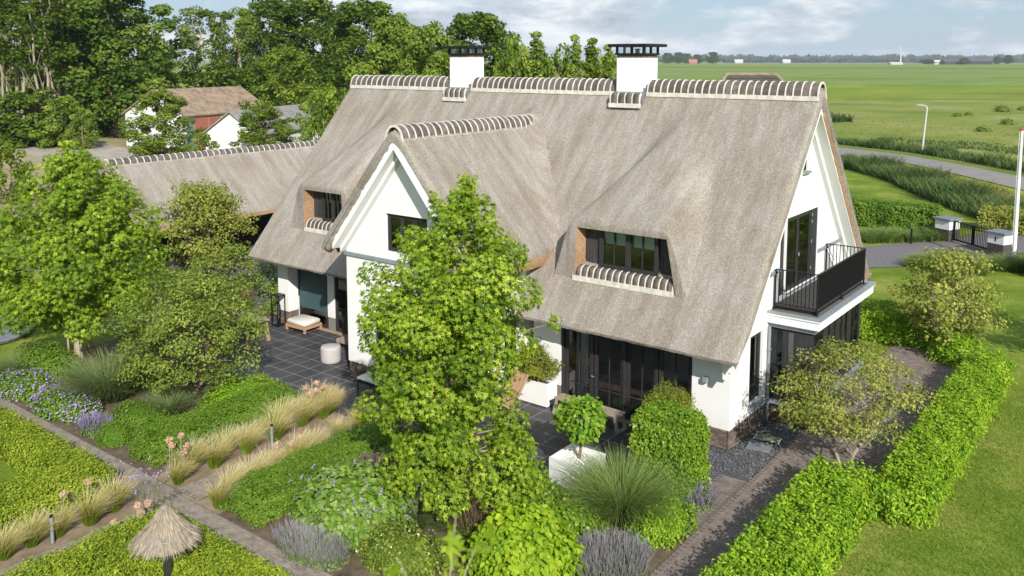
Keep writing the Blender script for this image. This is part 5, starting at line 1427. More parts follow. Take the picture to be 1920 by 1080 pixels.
# top of the sweetgum below the camera
def treetop():
    tip = np.array([6.40, -17.72, 7.98]); base = Vector((6.45, -17.95, 0))
    t = thing('sweetgum_tree', 'top shoots of a sweetgum close to the camera at the bottom edge', 'tree', base)
    wood = MB(); wood.tube([(0, 0, 0), (.02, .02, 3.5), (0, .03, 6.2), tuple(tip - np.array(base) + [0, 0, -.55])], [.08, .045, .015, .006], 8)
    shoots = [((6.42, -17.66, 8.0), 10), ((6.28, -17.85, 7.84), 8), ((6.47, -17.60, 7.84), 8), ((6.36, -18.02, 7.72), 8), ((6.08, -18.04, 7.72), 9)]
    P = []; Nn = []; root = tip - np.array(base) + [0, 0, -.55]
    for (p, m) in shoots:
        p = np.array(p) - np.array(base); pts = limb(wood, root, p, .005, .002, 5, 0, 4, .02)
        A = np.array([list(q) for q in pts]); f = rng.uniform(.45, 1.02, m)
        q = root + (p - root) * f[:, None] + rng.normal(size=(m, 3)) * np.array([.055, .055, .04]); P.append(q)
        Nn.append(unit(rng.normal(size=(m, 3)) * .9 + np.array([.3, -.3, .3])))
    wood.build('trunk', 'bark_pale', t)
    P = np.concatenate(P); Nn = np.concatenate(Nn)
    leaf_objects(t, P, Nn,   .07 * rng.uniform(.55, 1.2, len(P)), 'gum', 'star', .9, rng.uniform(.35, .95, len(P)))
treetop()

# ================================================================== BACKGROUND TREES
protoA = big_tree_meshes('dense', 20, 13, 105, 210, .40, .16, 'wood_leaf')
protoB = big_tree_meshes('dense', 20, 12, 95, 210, .40, .12, 'wood_leaf', trunks=2)
protoC = big_tree_meshes('airy', 20, 9, 50, 130, .34, .38, 'wood_light', trunks=3, bark='bark_pale')
protoD = big_tree_meshes('light', 14, 10, 90, 190, .33, .06, 'wood_light')
protoE = big_tree_meshes('poplar', 12, 3.6, 60, 75, .22, .05, 'wood_light', cone=1)
protoF = big_tree_meshes('bush', 6, 6, 40, 110, .28, .0, 'wood_light')
protoG = big_tree_meshes('darkbush', 6, 7, 40, 110, .32, .0, 'wood_leaf')
protoH = big_tree_meshes('poplar_airy', 22, 6, 46, 130, .32, .42, 'wood_leaf', trunks=3, bark='bark_pale', tk=.006)
PH = {'A': (protoA, 20, 13), 'B': (protoB, 20, 12), 'C': (protoC, 20, 9), 'D': (protoD, 14, 10), 'E': (protoE, 12, 3.6), 'F': (protoF, 6, 6), 'G': (protoG, 6, 7), 'H': (protoH, 22, 6)}
trees = [
 ('H', 8, 104, -70, 100, 'pale-trunked tall tree at the far left edge'), ('H', 45, 108, -90, 110, 'second pale-trunked tall tree from the left'), ('H', 92, 103, -60, 110, 'third pale-trunked tall tree from the left'),
 ('H', 128, 110, -80, 110, 'slim tall tree left of the great dark tree'), ('A', 225, 112, -50, 240, 'great dark tree left of the gap of sky'), ('B', 160, 122, -60, 200, 'dark tree behind the pale trunks'),
 ('B', 60, 126, -70, 230, 'dark tree behind the far left trunks'), ('D', 300, 122, 72, 105, 'smaller rounded tree right of the great dark tree'), ('C', 385, 128, 16, 130, 'airy pale-trunked tree with sky showing through, above the sheds'),
 ('C', 448, 132, 18, 110, 'airy pale tree right of the first airy one'), ('B', 510, 142, 0, 150, 'tall dense tree behind the willow'), ('A', 590, 138, -2, 190, 'tall dense tree left of the thatched ridge'),
 ('D', 540, 100, 88, 135, 'light green rounded willow behind the sheds'), ('G', 420, 122, 130, 190, 'dark undergrowth behind the brown shed roof'), ('A', 695, 122, 4, 190, 'tall dense tree above the left end of the ridge'),
 ('D', 745, 84, 34, 170, 'light green tree rising behind the left chimney'), ('D', 812, 78, 48, 140, 'light green tree just left of the left chimney'), ('A', 900, 92, 26, 185, 'rounded dark green tree right of the left chimney'),
 ('E', 1006, 60, 62, 105, 'pointed young tree right of the rounded dark tree'), ('E', 1078, 57, 68, 85, 'pointed young tree left of the right chimney, taller one'), ('E', 1106, 58, 74, 95, 'pointed young tree left of the right chimney, middle one'),
 ('E', 1138, 56, 86, 80, 'pointed young tree touching the right chimney'), ('F', 965, 66, 84, 120, 'bush behind the ridge right of the left chimney'), ('F', 1045, 64, 100, 130, 'low bush behind the ridge between the pointed trees'), ('F', 1125, 62, 108, 120, 'low bush behind the ridge beside the right chimney'),
 ('D', 306, 86, 170, 128, 'rounded tree in front of the white shed'), ('D', 498, 80, 200, 120, 'loose tree in front of the small white barn'), ('F', 628, 62, 165, 90, 'bright bush where the annex ridge meets the villa'), ('F', 595, 84, 175, 80, 'bright bush right of the grey barn roof'),
 ('F', 158, 97, 205, 60, 'light shrub at the edge of the track'), ('G', 70, 101, 170, 180, 'dark scrub under the pale trunks'), ('G', 180, 114, 165, 120, 'dark scrub beside the white shed'), ('F', 120, 99, 185, 110, 'light scrub under the pale trunks'),
 ('G', 20, 99, 215, 120, 'dark scrub at the left edge'), ('G', 640, 130, 120, 200, 'dark undergrowth left of the thatched ridge'), ('F', 15, 60, 270, 90, 'bright shrub at the left edge behind the sweetgum'), ('F', 380, 80, 250, 60, 'small shrub by the barn gable'), ('G', 790, 105, 90, 170, 'dark tree mass behind the left chimney'),
]
for i, (k, px, dp, top, wpx, lb) in enumerate(trees):
    (ms, h0, w0) = PH[k]; p = far_point(px, dp); h = far_h(top, dp); wd = wpx * dp / 1650.0
    place_tree(ms, {'E': 'young_tree', 'F': 'bush', 'G': 'bush'}.get(k, 'woodland_tree'), lb, p, (wd / w0, wd / w0, h / h0), random.uniform(0, 6.28), cat='bush' if k in 'FG' else 'tree')
# far rows
def far_row(name, label, px0, px1, depth, top, n, leaf, mat='far_leaf'):
    a = far_point(px0, depth); b_ = far_point(px1, depth); t = thing(name, label, 'trees', a); t['kind'] = 'stuff'
    hh = far_h(top, depth); u = rng.uniform(0, 1, n)
    prof_ = hh * (.62 + .38 * np.clip(smooth_noise(400, .9, 4)[(u * 399).astype(int)] * .5 + .5, 0, 1))
    z = prof_ * rng.uniform(0, 1, n) ** .7
    ln = np.array(b_ - a); P = u[:, None] * ln[None] + np.array(FWD)[None] * rng.normal(size=(n, 1)) * hh * .8; P[:, 2] = z
    o = link(bpy.data.objects.new('foliage', leaf_mesh('foliage', P, np.array([.5, -.6, .5]) + rng.normal(size=(n, 3)) * .5, leaf * rng.uniform(.6, 1.3, n), mat, 'round', 0)), t); o['kind'] = 'stuff'
    del t['category']
    return t
far_row('distant_wood', 'long blue-green line of woods on the horizon', 1150, 2050, 3800, 104.5, 16000, 11)
far_row('distant_wood', 'low hedgerows before the horizon woods', 1350, 2050, 3000, 109.5, 6000, 7)
sheet('lake', [tuple(far_point(px, d))[:2] for px, d in ((1340, 2450), (2100, 2450), (2100, 3000), (1340, 3000))], -0.06, 'water')
FG = 'trees at the far farms'
for px, dp, top, wpx, lb in ((1248, 1900, 99, 26, 'leftmost tree of the far farm grove'), (1268, 1900, 98, 26, 'second tree of the far farm grove'), (1283, 1920, 100, 22, 'third tree of the far farm grove'), (1303, 1900, 102, 22, 'low tree before the far farmhouse'), (1331, 1880, 97.5, 29, 'large round tree at the right end of the far grove'),
                            (1858, 1850, 105.5, 16, 'round tree beside the far barn'), (1878, 1850, 103, 22, 'large round tree at the right end of the far farm'), (1797, 1850, 108, 20, 'dark bush before the far barn'), (1730, 1850, 111, 30, 'low trees left of the far barns')):
    p = far_point(px, dp); h = far_h(top, dp); wd = wpx * dp / 1650.0
    place_tree(protoA if wpx > 17 else protoB, 'farm_tree', lb, p, (wd / 13, wd / 13, h / 20), random.random() * 6, FG)
def far_barn(label, px0, px1, dp, top, roofc, wallc, eave=.45):
    a = far_point(px0, dp); b_ = far_point(px1, dp); L = (b_ - a).length; t = thing('far_barn', label, 'barn', a, math.atan2((b_ - a).y, (b_ - a).x)); h = far_h(top, dp)
    MB().box(0, L, 0, L * .5, 0, h * eave).build('wall', wallc, t); MB().prism([(-.5, h * eave), (L * .25, h), (L * .5 + .5, h * eave)], 'x', -.5, L + .5).build('roof', roofc, t)
M['slate'] = mat_simple('far_slate', (0.07, 0.085, 0.10), .7, .1, .1); M['redroof'] = mat_simple('far_red_roof', (.30, .15, .11), .8, .1, .1); M['farwhite'] = mat_simple('far_white', (.48, .48, .46), .8, .05, .1)
far_barn('large dark-roofed barn on the horizon between round trees', 1808, 1850, 1880, 106.8, 'slate', 'black')
far_barn('long low barn left of the large dark barn', 1762, 1806, 1860, 110.5, 'slate', 'black')
far_barn('small pale building left of the far barns', 1742, 1756, 1880, 112.5, 'farwhite', 'farwhite')
far_barn('white sheds at the left end of the far farm', 1662, 1684, 1820, 116.3, 'farwhite', 'farwhite')
far_barn('red-roofed farmhouse in the far grove', 1288, 1303, 1880, 111, 'redroof', 'redroof')
far_barn('pale hall on the horizon left of the turbine', 1462, 1476, 2600, 111.3, 'farwhite', 'farwhite')
far_barn('pale hall on the horizon near the far grove', 1373, 1388, 2600, 111.3, 'farwhite', 'farwhite')
# wind turbine
wt = thing('wind_turbine', 'white three-bladed wind turbine on the horizon', 'wind turbine', far_point(1679.5, 2150)); wt.scale = (.62, .62, .62)
MB().tube([(0, 0, 0), (0, 0, 46)], [2.0, 1.3], 10).build('tower', 'white_paint', wt); MB().box(-1.6, 1.6, -4, 3, 45.5, 48.8).build('nacelle', 'white_paint', wt)
for k in range(3):
    a = R(90 + 8 + 120 * k); MB().add([(-.3, -4.3, 47)] + [(math.cos(a) * r_ * .8 + math.cos(a + PI / 2) * w_, -4.3 - th, 47 + math.sin(a) * r_ + math.sin(a + PI / 2) * w_) for r_, w_, th in ((2, 1.0, 0), (2, -1.0, 0), (9, 1.5, 0), (9, -1.3, 0), (25, .35, 0), (25, -.35, 0), (9, 0, .8))],
        [(1, 2, 4, 7), (1, 7, 3, 3), (3, 7, 5, 5), (7, 4, 6, 5), (1, 3, 4, 2), (3, 5, 6, 4)]).build('blade', 'white_paint', wt)

# ================================================================== REEDS, GATE, DRIVE, POLES
def strip_blades(name, label, path, wd, n, h, mat, width=.05, bend=.35, kind='stuff', bands=None):
    P = []; seg = np.array(path, float); L = np.linalg.norm(np.diff(seg, axis=0), axis=1); cum = np.concatenate([[0], np.cumsum(L)])
    u = rng.uniform(0, cum[-1], n); k = np.clip(np.searchsorted(cum, u) - 1, 0, len(L) - 1); f = (u - cum[k]) / L[k]
    q = seg[k] * (1 - f[:, None]) + seg[k + 1] * f[:, None]; d = (seg[k + 1] - seg[k]) / L[k][:, None]
    nrm = np.stack([-d[:, 1], d[:, 0]], 1); q = q + nrm * rng.uniform(-wd / 2, wd / 2, (n, 1))
    lump = .75 + .35 * np.sin(u * 1.1) * np.sin(u * .37 + 1)
    base = np.array([seg[0][0], seg[0][1], 0]); root = np.concatenate([q, np.full((n, 1), -.05)], 1) - base
    a = rng.uniform(0, 6.28, n); dv = unit(np.stack([np.cos(a) * .25, np.sin(a) * .25, np.ones(n)], 1))
    V, F, T = blade_arrays(root, dv, h * lump * rng.uniform(.6, 1.15, n), np.full(n, width), np.full(n, bend), 3, .15, .8)
    o = bpy.data.objects.new(name, np_mesh(name, V, F, M[mat], T)); link(o); o.location = base; o['kind'] = 'stuff'; o['label'] = label
    return o
strip_blades('reeds', 'dense green reeds in the ditch between lawn and road', [(-22, 66.5), (-14.5, 62.8), (-9.5, 57), (-4.6, 48.6), (-0.6, 42.5), (4, 37.5)], 4.2, 9000, 1.9, 'reed', .085, .4)
strip_blades('reeds', 'green reeds along the far side of the road', [(-36, 90.5), (-22, 84.8), (-14, 81), (-7.5, 75), (-1, 68), (9, 55)], 2.6, 6000, 1.5, 'reed', .10, .35)
strip_blades('tall_grass', 'dry reddish grass on the bank beside the road', [(-16, 67.5), (-8, 60.5), (-2.5, 52.5), (2.5, 45.5), (8, 38)], 3.2, 5000, .55, 'drygrass', .06, .5)
strip_blades('tall_grass', 'rough dry tussocks on the pasture', [(-40, 118), (-18, 112), (0, 104), (30, 92)], 40, 3500, .3, 'drygrass', .10, .6)
strip_blades('tall_grass', 'dark rushes on the pasture', [(-22, 92), (-8, 92), (6, 80), (24, 70)], 9, 3500, .5, 'reed', .14, .5)
strip_blades('reeds', 'reed bed at the edge of the pasture beside the villa roof', [(-52, 128), (-42, 126), (-36, 121)], 8, 2500, 2.4, 'reed', .16, .4)
for px, py, r_, lb in ((1874, 208, 1.6, 'dark shrub on the pasture, right side'), (1790, 217, .8, 'small dark shrub on the pasture, left one'), (1812, 215, .7, 'small dark shrub on the pasture beside the left one'), (1885, 232, 1.0, 'low reddish shrub on the pasture'), (1840, 245, .9, 'low shrub on the near pasture'), (1912, 205, .9, 'shrub at the right edge of the pasture')):
    dp = 9.8 * 1650 / (py - 112); p = far_point(px, dp); mound('pasture_shrub', lb, (p.x, p.y, 0), r_, r_, r_ * .8, .22, 500, 'apple', 'round', group='shrubs on the pasture', rough=.2)
hedge('hornbeam_hedge', 'dark green clipped hedge behind the driveway grasses', [(-9.5, -2.3, 33.4, 34.6, 1.45)], .13, 420, 'boxdark', 'leaf', None, .12)
hedge('hornbeam_hedge', 'yellowish hedge beyond the driveway gate', [(-0.6, 6.5, 36.0, 37.4, 1.25)], .14, 380, 'maple', 'leaf', None, .14)
hedge('hornbeam_hedge', 'dark hedge at the right edge behind the flagpole', [(3.4, 8.5, 25.0, 27.2, 1.45)], .13, 420, 'boxdark', 'leaf', None, .12)
def grass_bank(label, path, wd, n, h):
    return strip_blades('ornamental_grass', label, path, wd, n, h, 'miscanthus', .03, .7)
grass_bank('fountain grass bank along the far side of the driveway', [(-9.5, 28.6), (-5.2, 29.0), (-3.6, 30.6), (-2.0, 32.2)], 1.7, 8500, 1.35)
grass_bank('fountain grass between driveway and lawn', [(-1.6, 24.6), (0.3, 24.4), (1.6, 24.9)], 1.3, 3600, .95)
grass_bank('fountain grass at the foot of the flagpole', [(1.3, 26.0), (2.2, 26.2), (3.1, 26.6)], 1.1, 2600, .95)

M['pillar_brick'] = mat_simple('pillar_brick', (.075, .068, .066), .85, .3, 6, .3, 40)
def pillar(label, loc, rz, slot):
    t = thing('gate_pillar', label, 'pillar', loc, rz, 'gate pillars')
    MB().box(-.42, .42, -.42, .42, 0, .62).build('brick_base', 'pillar_brick', t); MB().box(-.44, .44, -.44, .44, .622, 1.12).build('rendered_block', 'white', t)
    MB().bevbox(-.54, .54, -.54, .54, 1.122, 1.23, .015).build('cap_stone', 'lead', t)
    if slot: MB().box(-.03, .03, -.452, -.441, .75, 1.0).build('letter_slot', 'black_metal', t)
    for r_ in range(8):
        for k in range(4):
            MB().box(-.40 + k * .205 - (.05 if r_ % 2 else 0), -.21 + k * .205 - (.05 if r_ % 2 else 0), -.432, -.421, .01 + r_ * .075, .075 + r_ * .075).build('brick', 'pillar_brick', t)
g0 = Vector((-1.45, 32.05, 0)); g1 = Vector((1.55, 29.45, 0)); gd = (g1 - g0).normalized(); grz = math.atan2(gd.y, gd.x)
pillar('square white and dark brick gate pillar at the left of the gate', g0, grz + .25, False); pillar('square gate pillar with a letter slot beside the flagpole', g1, grz + .25, True)
gt = thing('driveway_gate', 'black barred driveway gate between the two pillars', 'gate', g0 + gd * .5, grz); GL = (g1 - g0).length - 1.0
fm = MB(); fm.bar((0, 0, .12), (GL, 0, .12), .06, .08); fm.bar((0, 0, 1.12), (GL, 0, 1.12), .06, .06)
for u in (0.03, GL / 2 - .06, GL / 2 + .06, GL - .03): fm.box(u - .03, u + .03, -.03, .03, .08, 1.14)
fm.build('gate_frame', 'black_metal', gt)
brm = MB().box(-.012, .012, -.012, .012, .14, 1.1).mesh('bar', 'black_metal')
for k in range(1, 26):
    o = bpy.data.objects.new('bar', brm); link(o, gt); o.location = (k * GL / 26, 0, 0)
t = thing('bollard_light', 'thin black bollard light at the edge of the driveway', 'lamp', (-2.75, 29.75, 0)); MB().tube([(0, 0, 0), (0, 0, .72)], .05, 10).build('post', 'black_metal', t); MB().tube([(0, 0, .722), (0, 0, .82)], .052, 10).build('lamp_head', 'black_metal', t)
t = thing('flagpole', 'white flagpole with a red cap at the right edge', 'flagpole', (2.44, 27.25, 0))
MB().tube([(0, 0, 0), (0, 0, 6.5)], [.10, .055], 12).build('pole', 'white_paint', t); M['red'] = mat_simple('red_paint', (.5, .06, .04), .5, .05); MB().lathe([(.05, 6.5), (.11, 6.52), (.11, 6.57), (.03, 6.6)], 12).build('cap', 'red', t); MB().tube([(-.1, -.06, .9), (-.09, -.05, 6.45)], .008, 4).build('halyard', 'white_paint', t)
t = thing('street_lamp', 'grey street lamp with short arm beside the road', 'street lamp', (-13.6, 80.1, 0))
MB().tube([(0, 0, 0), (.08, 0, 2), (.2, 0, 4.75), (.16, -.05, 4.95), (-.1, -.1, 5.05)], [.09, .08, .07, .06, .05], 8).build('pole', 'zinc_light', t) if 'zinc_light' in M else None
M['zinc_light'] = mat_simple('galvanised', (.55, .56, .56), .5, .05, 3)
if not t.children: MB().tube([(0, 0, 0), (.12, 0, 2.5), (.26, 0, 4.7), (.2, -.05, 4.93), (-.1, -.1, 5.02)], [.10, .09, .08, .065, .05], 8).build('pole', 'zinc_light', t)
MB().bevbox(-.75, -.1, -.2, 0, 4.97, 5.09, .03).build('lamp_head', 'zinc_light', t)

# ================================================================== SHEDS
M['shed_roof'] = mat_simple('old_roof', (.27, .20, .14), .9, .4, 1.2, .5, 8); M['grey_roof'] = mat_simple('grey_roof', (.25, .235, .22), .9, .25, 2, .3, 10); M['red_door'] = mat_simple('red_door', (.36, .13, .10), .7, .15, 1)
M['teal_door'] = mat_simple('teal_door', (.12, .22, .22), .7, .15, 1); M['shed_wall'] = mat_simple('shed_wall', (.68, .68, .65), .7, .08, 1.5)
def shed(label, loc, rz, W, L, eave, top, roofm, doors):
    "local x along the ridge (L), local y depth (W)"
    t = thing('shed', label, 'shed', loc, rz, None)
    wl = MB(); wl.prism([(0, 0), (W, 0), (W, eave), (W / 2, top), (0, eave)], 'x', 0, L); wl.build('wall', 'shed_wall', t)
    for s_, (ya, yb) in enumerate((((-.3), W / 2), (W + .3, W / 2))):
        za = eave - .3 * (top - eave) / (W / 2)
        r_ = MB(); r_.add([(-.3, ya, za + .05), (L + .3, ya, za + .05), (L + .3, yb, top + .06), (-.3, yb, top + .06), (-.3, ya, za + .18), (L + .3, ya, za + .18), (L + .3, yb, top + .2), (-.3, yb, top + .2)],
              [(0, 1, 2, 3), (4, 5, 6, 7), (0, 1, 5, 4), (1, 2, 6, 5), (2, 3, 7, 6), (3, 0, 4, 7)]); o = r_.build('roof', roofm, t); fix_normals(o.data)
    for (x0, x1, h, m) in doors: MB().box(x0, x1, -.06, -.004, 0, h).build('door', m, t)
    n = int(L / .9)
    for k in range(n): MB().box(k * .9 + .02, k * .9 + .07, -.035, -.005, 0, eave - .05).build('batten', 'shed_wall', t)
    n = int(W / .9)
    for k in range(1, n): 
        y = k * .9; zt3 = eave + (top - eave) * (1 - abs(y - W / 2) / (W / 2)); MB().box(-.035, -.005, y - .03, y + .03, 0, zt3 - .08).build('batten', 'shed_wall', t)
    return t
pa = far_point(350, 97); pb = far_point(505, 110); shed('large white shed with mossy brown roof and red doors by the wood', pa, math.atan2((pb - pa).y, (pb - pa).x), 8.8, (pb - pa).length, 3.7, 6.3, 'shed_roof', [(0.2, 1.3, 3.3, 'teal_door'), (1.4, 3.6, 3.4, 'red_door'), (3.65, 5.6, 3.4, 'red_door')])
pa = far_point(484, 84); pb = far_point(640, 102); shed('white barn with grey roof in front of the brown-roofed shed', pa, math.atan2((pb - pa).y, (pb - pa).x), 5.6, (pb - pa).length, 2.7, 4.7, 'grey_roof', [])
# tiled roof peeping over the ridge
M['tileroof'] = mat_simple('dark_roof_tiles', (.075, .068, .062), .8, .25, 1.5, .4, 12); M['lichen'] = mat_simple('lichen_tiles', (.24, .19, .12), .9, .35, 3)
t = thing('neighbour_house', 'dark tiled hipped roof peeping over the thatched ridge', 'house', far_point(1404, 62), .55)
MB().box(-4, 4, -3.4, 3.4, 0, 5.2).build('wall', 'brick', t)
MB().add([(-4.4, -3.8, 5.1), (4.4, -3.8, 5.1), (4.4, 3.8, 5.1), (-4.4, 3.8, 5.1), (-1.7, 0, 8.75), (1.7, 0, 8.75)], [(0, 1, 5, 4), (1, 2, 5), (2, 3, 4, 5), (3, 0, 4)]).build('roof', 'tileroof', t)
rc = MB(); rc.tube([(-1.7, 0, 8.78), (1.7, 0, 8.78)], .12, 6)
for a, b_ in (((-1.7, 0, 8.78), (-4.4, -3.8, 5.15)), ((1.7, 0, 8.78), (4.4, -3.8, 5.15)), ((1.7, 0, 8.78), (4.4, 3.8, 5.15))): rc.tube([a, b_], .12, 6)
rc.build('ridge_tiles', 'lichen', t)
for k in range(14):
    f = (k + 1) / 15; MB().bar((-4.3 + 2.6 * f, -3.8 + 3.8 * f - .02, 5.1 + 3.65 * f + .03), (4.3 - 2.6 * f, -3.8 + 3.8 * f - .02, 5.1 + 3.65 * f + .03), .05, .04).build('tile_course', 'tileroof', t)

# ================================================================== TERRACE FURNITURE
t = thing('ottoman', 'low wooden ottoman with a cream cushion under the thatch eave', 'ottoman', (-16.55, 0.02, 0), R(2))
fm = MB()
for s_ in (-1, 1): fm.box(-.50, .50, s_ * .40 - .025, s_ * .40 + .025, .13, .22); fm.box(s_ * .50 - .02, s_ * .50 + .02, -.376, .376, .13, .22)
fm.box(-.48, .48, -.37, .37, .19, .215); fm.build('frame', 'teak', t)
for a in (-1, 1):
    for b_ in (-1, 1): MB().box(a * .48 - .035, a * .48 + .035, b_ * .38 - .035, b_ * .38 + .035, 0, .129).build('leg', 'teak', t)
MB().bevbox(-.49, .49, -.39, .39, .222, .40, .045).build('cushion', 'cushion', t, True)
def sofa_table(name, label, loc, rz, lx, ly, h, slats=9):
    t = thing(name, label, 'table', loc, rz)
    f_ = MB()
    for s_ in (-1, 1): f_.box(-lx / 2, lx / 2, s_ * (ly / 2 - .03) - .03, s_ * (ly / 2 - .03) + .03, h - .11, h - .03); 
    f_.build('frame', 'grey_wood', t)
    for k in range(slats):
        p = ly / slats; MB().box(-lx / 2 - .01, lx / 2 + .01, -ly / 2 + k * p + .006, -ly / 2 + (k + 1) * p - .006, h - .029, h).build('slat', 'grey_wood', t)
    for a in (-1, 1):
        for b_ in (-1, 1): MB().box(a * (lx / 2 - .05) - .04, a * (lx / 2 - .05) + .04, b_ * (ly / 2 - .05) - .04, b_ * (ly / 2 - .05) + .04, 0, h - .111).build('leg', 'grey_wood', t)
    return t
sofa_table('low_table', 'low slatted wooden table half hidden by the wing corner', (-13.35, -0.25, 0), 0, 1.2, .9, .33)
t = thing('pouf', 'round pale grey pouf on the dark tiles', 'pouf', (-13.05, -1.72, 0))
MB().lathe([(.30, 0.0), (.325, .03), (.33, .1), (.33, .45), (.32, .50), (.29, .53), (.1, .54)], 28).build('seat', 'pouf', t, True)
t = thing('garden_table', 'long weathered dining table with splayed legs, partly behind the crab apple', 'table', (-17.55, -2.05, 0), R(0))
for k in range(7): MB().box(-1.15, 1.15, -.47 + k * .135, -.47 + k * .135 + .127, .735, .775).build('slat', 'grey_wood', t)
for a in (-1, 1):
    for b_ in (-1, 1): MB().bar((a * 1.12, b_ * .42, 0), (a * 1.0, b_ * .40, .73), .09, .09).build('leg', 'teak', t)
MB().box(-.95, .95, -.36, -.32, .64, .734).box(-.95, .95, .32, .36, .64, .734).build('apron', 'teak', t)
def lantern(label, loc, w_, h):
    t = thing('lantern', label, 'lantern', loc)
    f_ = MB(); a = w_ / 2
    for x in (-a, a):
        for y in (-a, a): f_.box(x - .016, x + .016, y - .016, y + .016, 0, h - .03)
    f_.box(-a - .02, a + .02, -a - .02, a + .02, h - .029, h); f_.box(-a, a, -a, a, .02, .05); f_.build('frame', 'black_metal', t)
    MB().lathe([(.075, .30), (.085, .42), (.085, .78), (.07, .80)], 16).build('glass_cylinder', 'glass', t); MB().lathe([(.03, .05), (.03, .28), (.09, .29), (.09, .299)], 12).build('holder', 'black_metal', t)
lantern('tall black open-framed lantern before the loggia pier', (-17.62, -0.28, 0), .34, 1.18)
t = thing('parasol_base', 'black parasol pole with square foot beside the wing corner', 'parasol', (-12.35, -1.15, 0))
MB().bevbox(-.26, .26, -.26, .26, 0, .22, .02).build('foot', 'black_metal', t)
MB().tube([(-.18, .0, .22), (-.18, .0, 1.2), (-.15, .02, 1.7), (-.02, .1, 2.2), (.25, .2, 2.5)], .03, 10).build('pole', 'black_metal', t)
t = thing('garden_chair', 'slatted teak folding chair left of the white planter', 'chair', (-5.75, -1.75, 0), R(168))
for k in range(8): MB().bar((-.22 + k * .063, -.20, .45), (-.22 + k * .063, -.48, 1.12), .045, .018, (0, 1, 0)).build('back_slat', 'teak', t)
for k in range(7): MB().box(-.25, .25, -.2 + k * .068, -.2 + k * .068 + .055, .42, .44).build('seat_slat', 'teak', t)
for s_ in (-1, 1):
    MB().bar((s_ * .29, -.54, 1.15), (s_ * .29, .22, 0), .035, .05).build('leg', 'teak', t); MB().bar((s_ * .255, .22, .43), (s_ * .255, -.42, 0), .035, .05).build('leg', 'teak', t)
    MB().bar((s_ * .31, -.32, .66), (s_ * .31, .26, .66), .05, .03).build('armrest', 'teak', t)
MB().bar((-.29, -.5, 1.13), (.29, -.5, 1.13), .03, .06).bar((-.29, -.21, .47), (.29, -.21, .47), .03, .05).build('back_rail', 'teak', t)
def planter(name, label, loc, lx, ly, h, fill):
    t = thing(name, label, 'planter', loc); w_ = .055
    m = MB().box(-lx / 2, lx / 2, -ly / 2, -ly / 2 + w_, .02, h).box(-lx / 2, lx / 2, ly / 2 - w_, ly / 2, .02, h).box(-lx / 2, -lx / 2 + w_, -ly / 2 + w_, ly / 2 - w_, .02, h - .001).box(lx / 2 - w_, lx / 2, -ly / 2 + w_, ly / 2 - w_, .02, h - .001)
    m.build('box', 'white_paint', t); MB().box(-lx / 2 + .03, lx / 2 - .03, -ly / 2 + .03, ly / 2 - .03, 0, .018).build('foot', 'black', t)
    MB().box(-lx / 2 + w_, lx / 2 - w_, -ly / 2 + w_, ly / 2 - w_, .05, h - .10).build('earth', fill, t)
    return t
planter('white_planter', 'long white planter with a yew against the house wall', (-5.78, -0.33, 0), 1.15, .5, .68, 'soil')
t = small_tree('yew_shrub', 'bushy yellow-green yew in the long white planter', (-5.78, -0.33, .55), 1.05, 1.15, 5, 55, 150, .06, 'yew', 'leaf', .9, cat='shrub', zlow=.15, cr=.20)
planter('white_planter', 'square white planter with pebbles and a fig on the terrace', (-2.07, -3.78, 0), .95, .95, .68, 'pebble')
pb_ = thing('pebbles', 'white pebbles around the fig stem', 'pebbles', (-2.05, -3.75, .58)); del pb_['category']; pb_['kind'] = 'stuff'
pbm = MB()
for k in range(160):
    x, y = random.uniform(-.36, .36), random.uniform(-.36, .36); s_ = random.uniform(.02, .04)
    pbm.lathe([(s_ * .5, -s_ * .3), (s_, .0), (s_ * .6, s_ * .5)], 6, (x, y, .012))
o = pbm.build('pebble_layer', 'pebble', pb_); o['kind'] = 'stuff'
t = thing('fig_tree', 'small round fig tree in the square white planter', 'tree', (-2.05, -3.75, .55)); wd_ = MB()
pts = limb(wd_, (0, 0, 0), (.03, .02, .62), .04, .032, 7)
n = 900; d_ = ball(n); r_ = rng.uniform(.3, 1, (n, 1)) ** .4; P = d_ * r_ * np.array([.60, .60, .48]) * (1 + .12 * np.sin(d_[:, :1] * 6)) + np.array([.05, .03, 1.02])
for k in range(14): limb(wd_, (.03, .02, .6), P[k], .018, .005, 4)
wd_.build('trunk', 'bark', t)
split_leaves(t, P, d_ * .6 + np.array([0, 0, .6]) + rng.normal(size=(n, 3)) * .45, .145 * rng.uniform(.6, 1.15, n), 'fig', 'broad', .5, np.clip(.5 + rng.normal(size=n) * .22, 0, 1), 300, 'crown')
t = thing('bench', 'long weathered wooden bench in front of the terrace doors', 'bench', (-3.78, -0.62, 0), R(-3))
for k in range(4): MB().box(-1.05, 1.05, -.2 + k * .102, -.2 + k * .102 + .094, .43, .475).build('seat_slat', 'grey_wood', t)
for s_ in (-1, 1):
    for y in (-.17, .17): MB().bar((s_ * 1.06, y * 1.15, 0), (s_ * .96, y, .43), .07, .075).build('leg', 'grey_wood', t)
    MB().box(s_ * 1.06 - .04, s_ * 1.06 + .04, -.155, .155, 0.002, .06).build('foot_rail', 'grey_wood', t)
t = thing('lounge_frame', 'black metal bench frame with white seat behind the tall sweetgum', 'bench', (-9.45, -2.95, 0), 0)
for s_ in (-1, 1):
    for y in (-.25, .25): MB().tube([(s_ * .7, y, 0), (s_ * .68, y, .45)], .02, 7).build('leg', 'black_metal', t)
MB().box(-.75, .75, -.28, .28, .45, .49).build('frame', 'black_metal', t); MB().bevbox(-.74, .74, -.27, .27, .492, .58, .03).build('cushion', 'cushion', t)
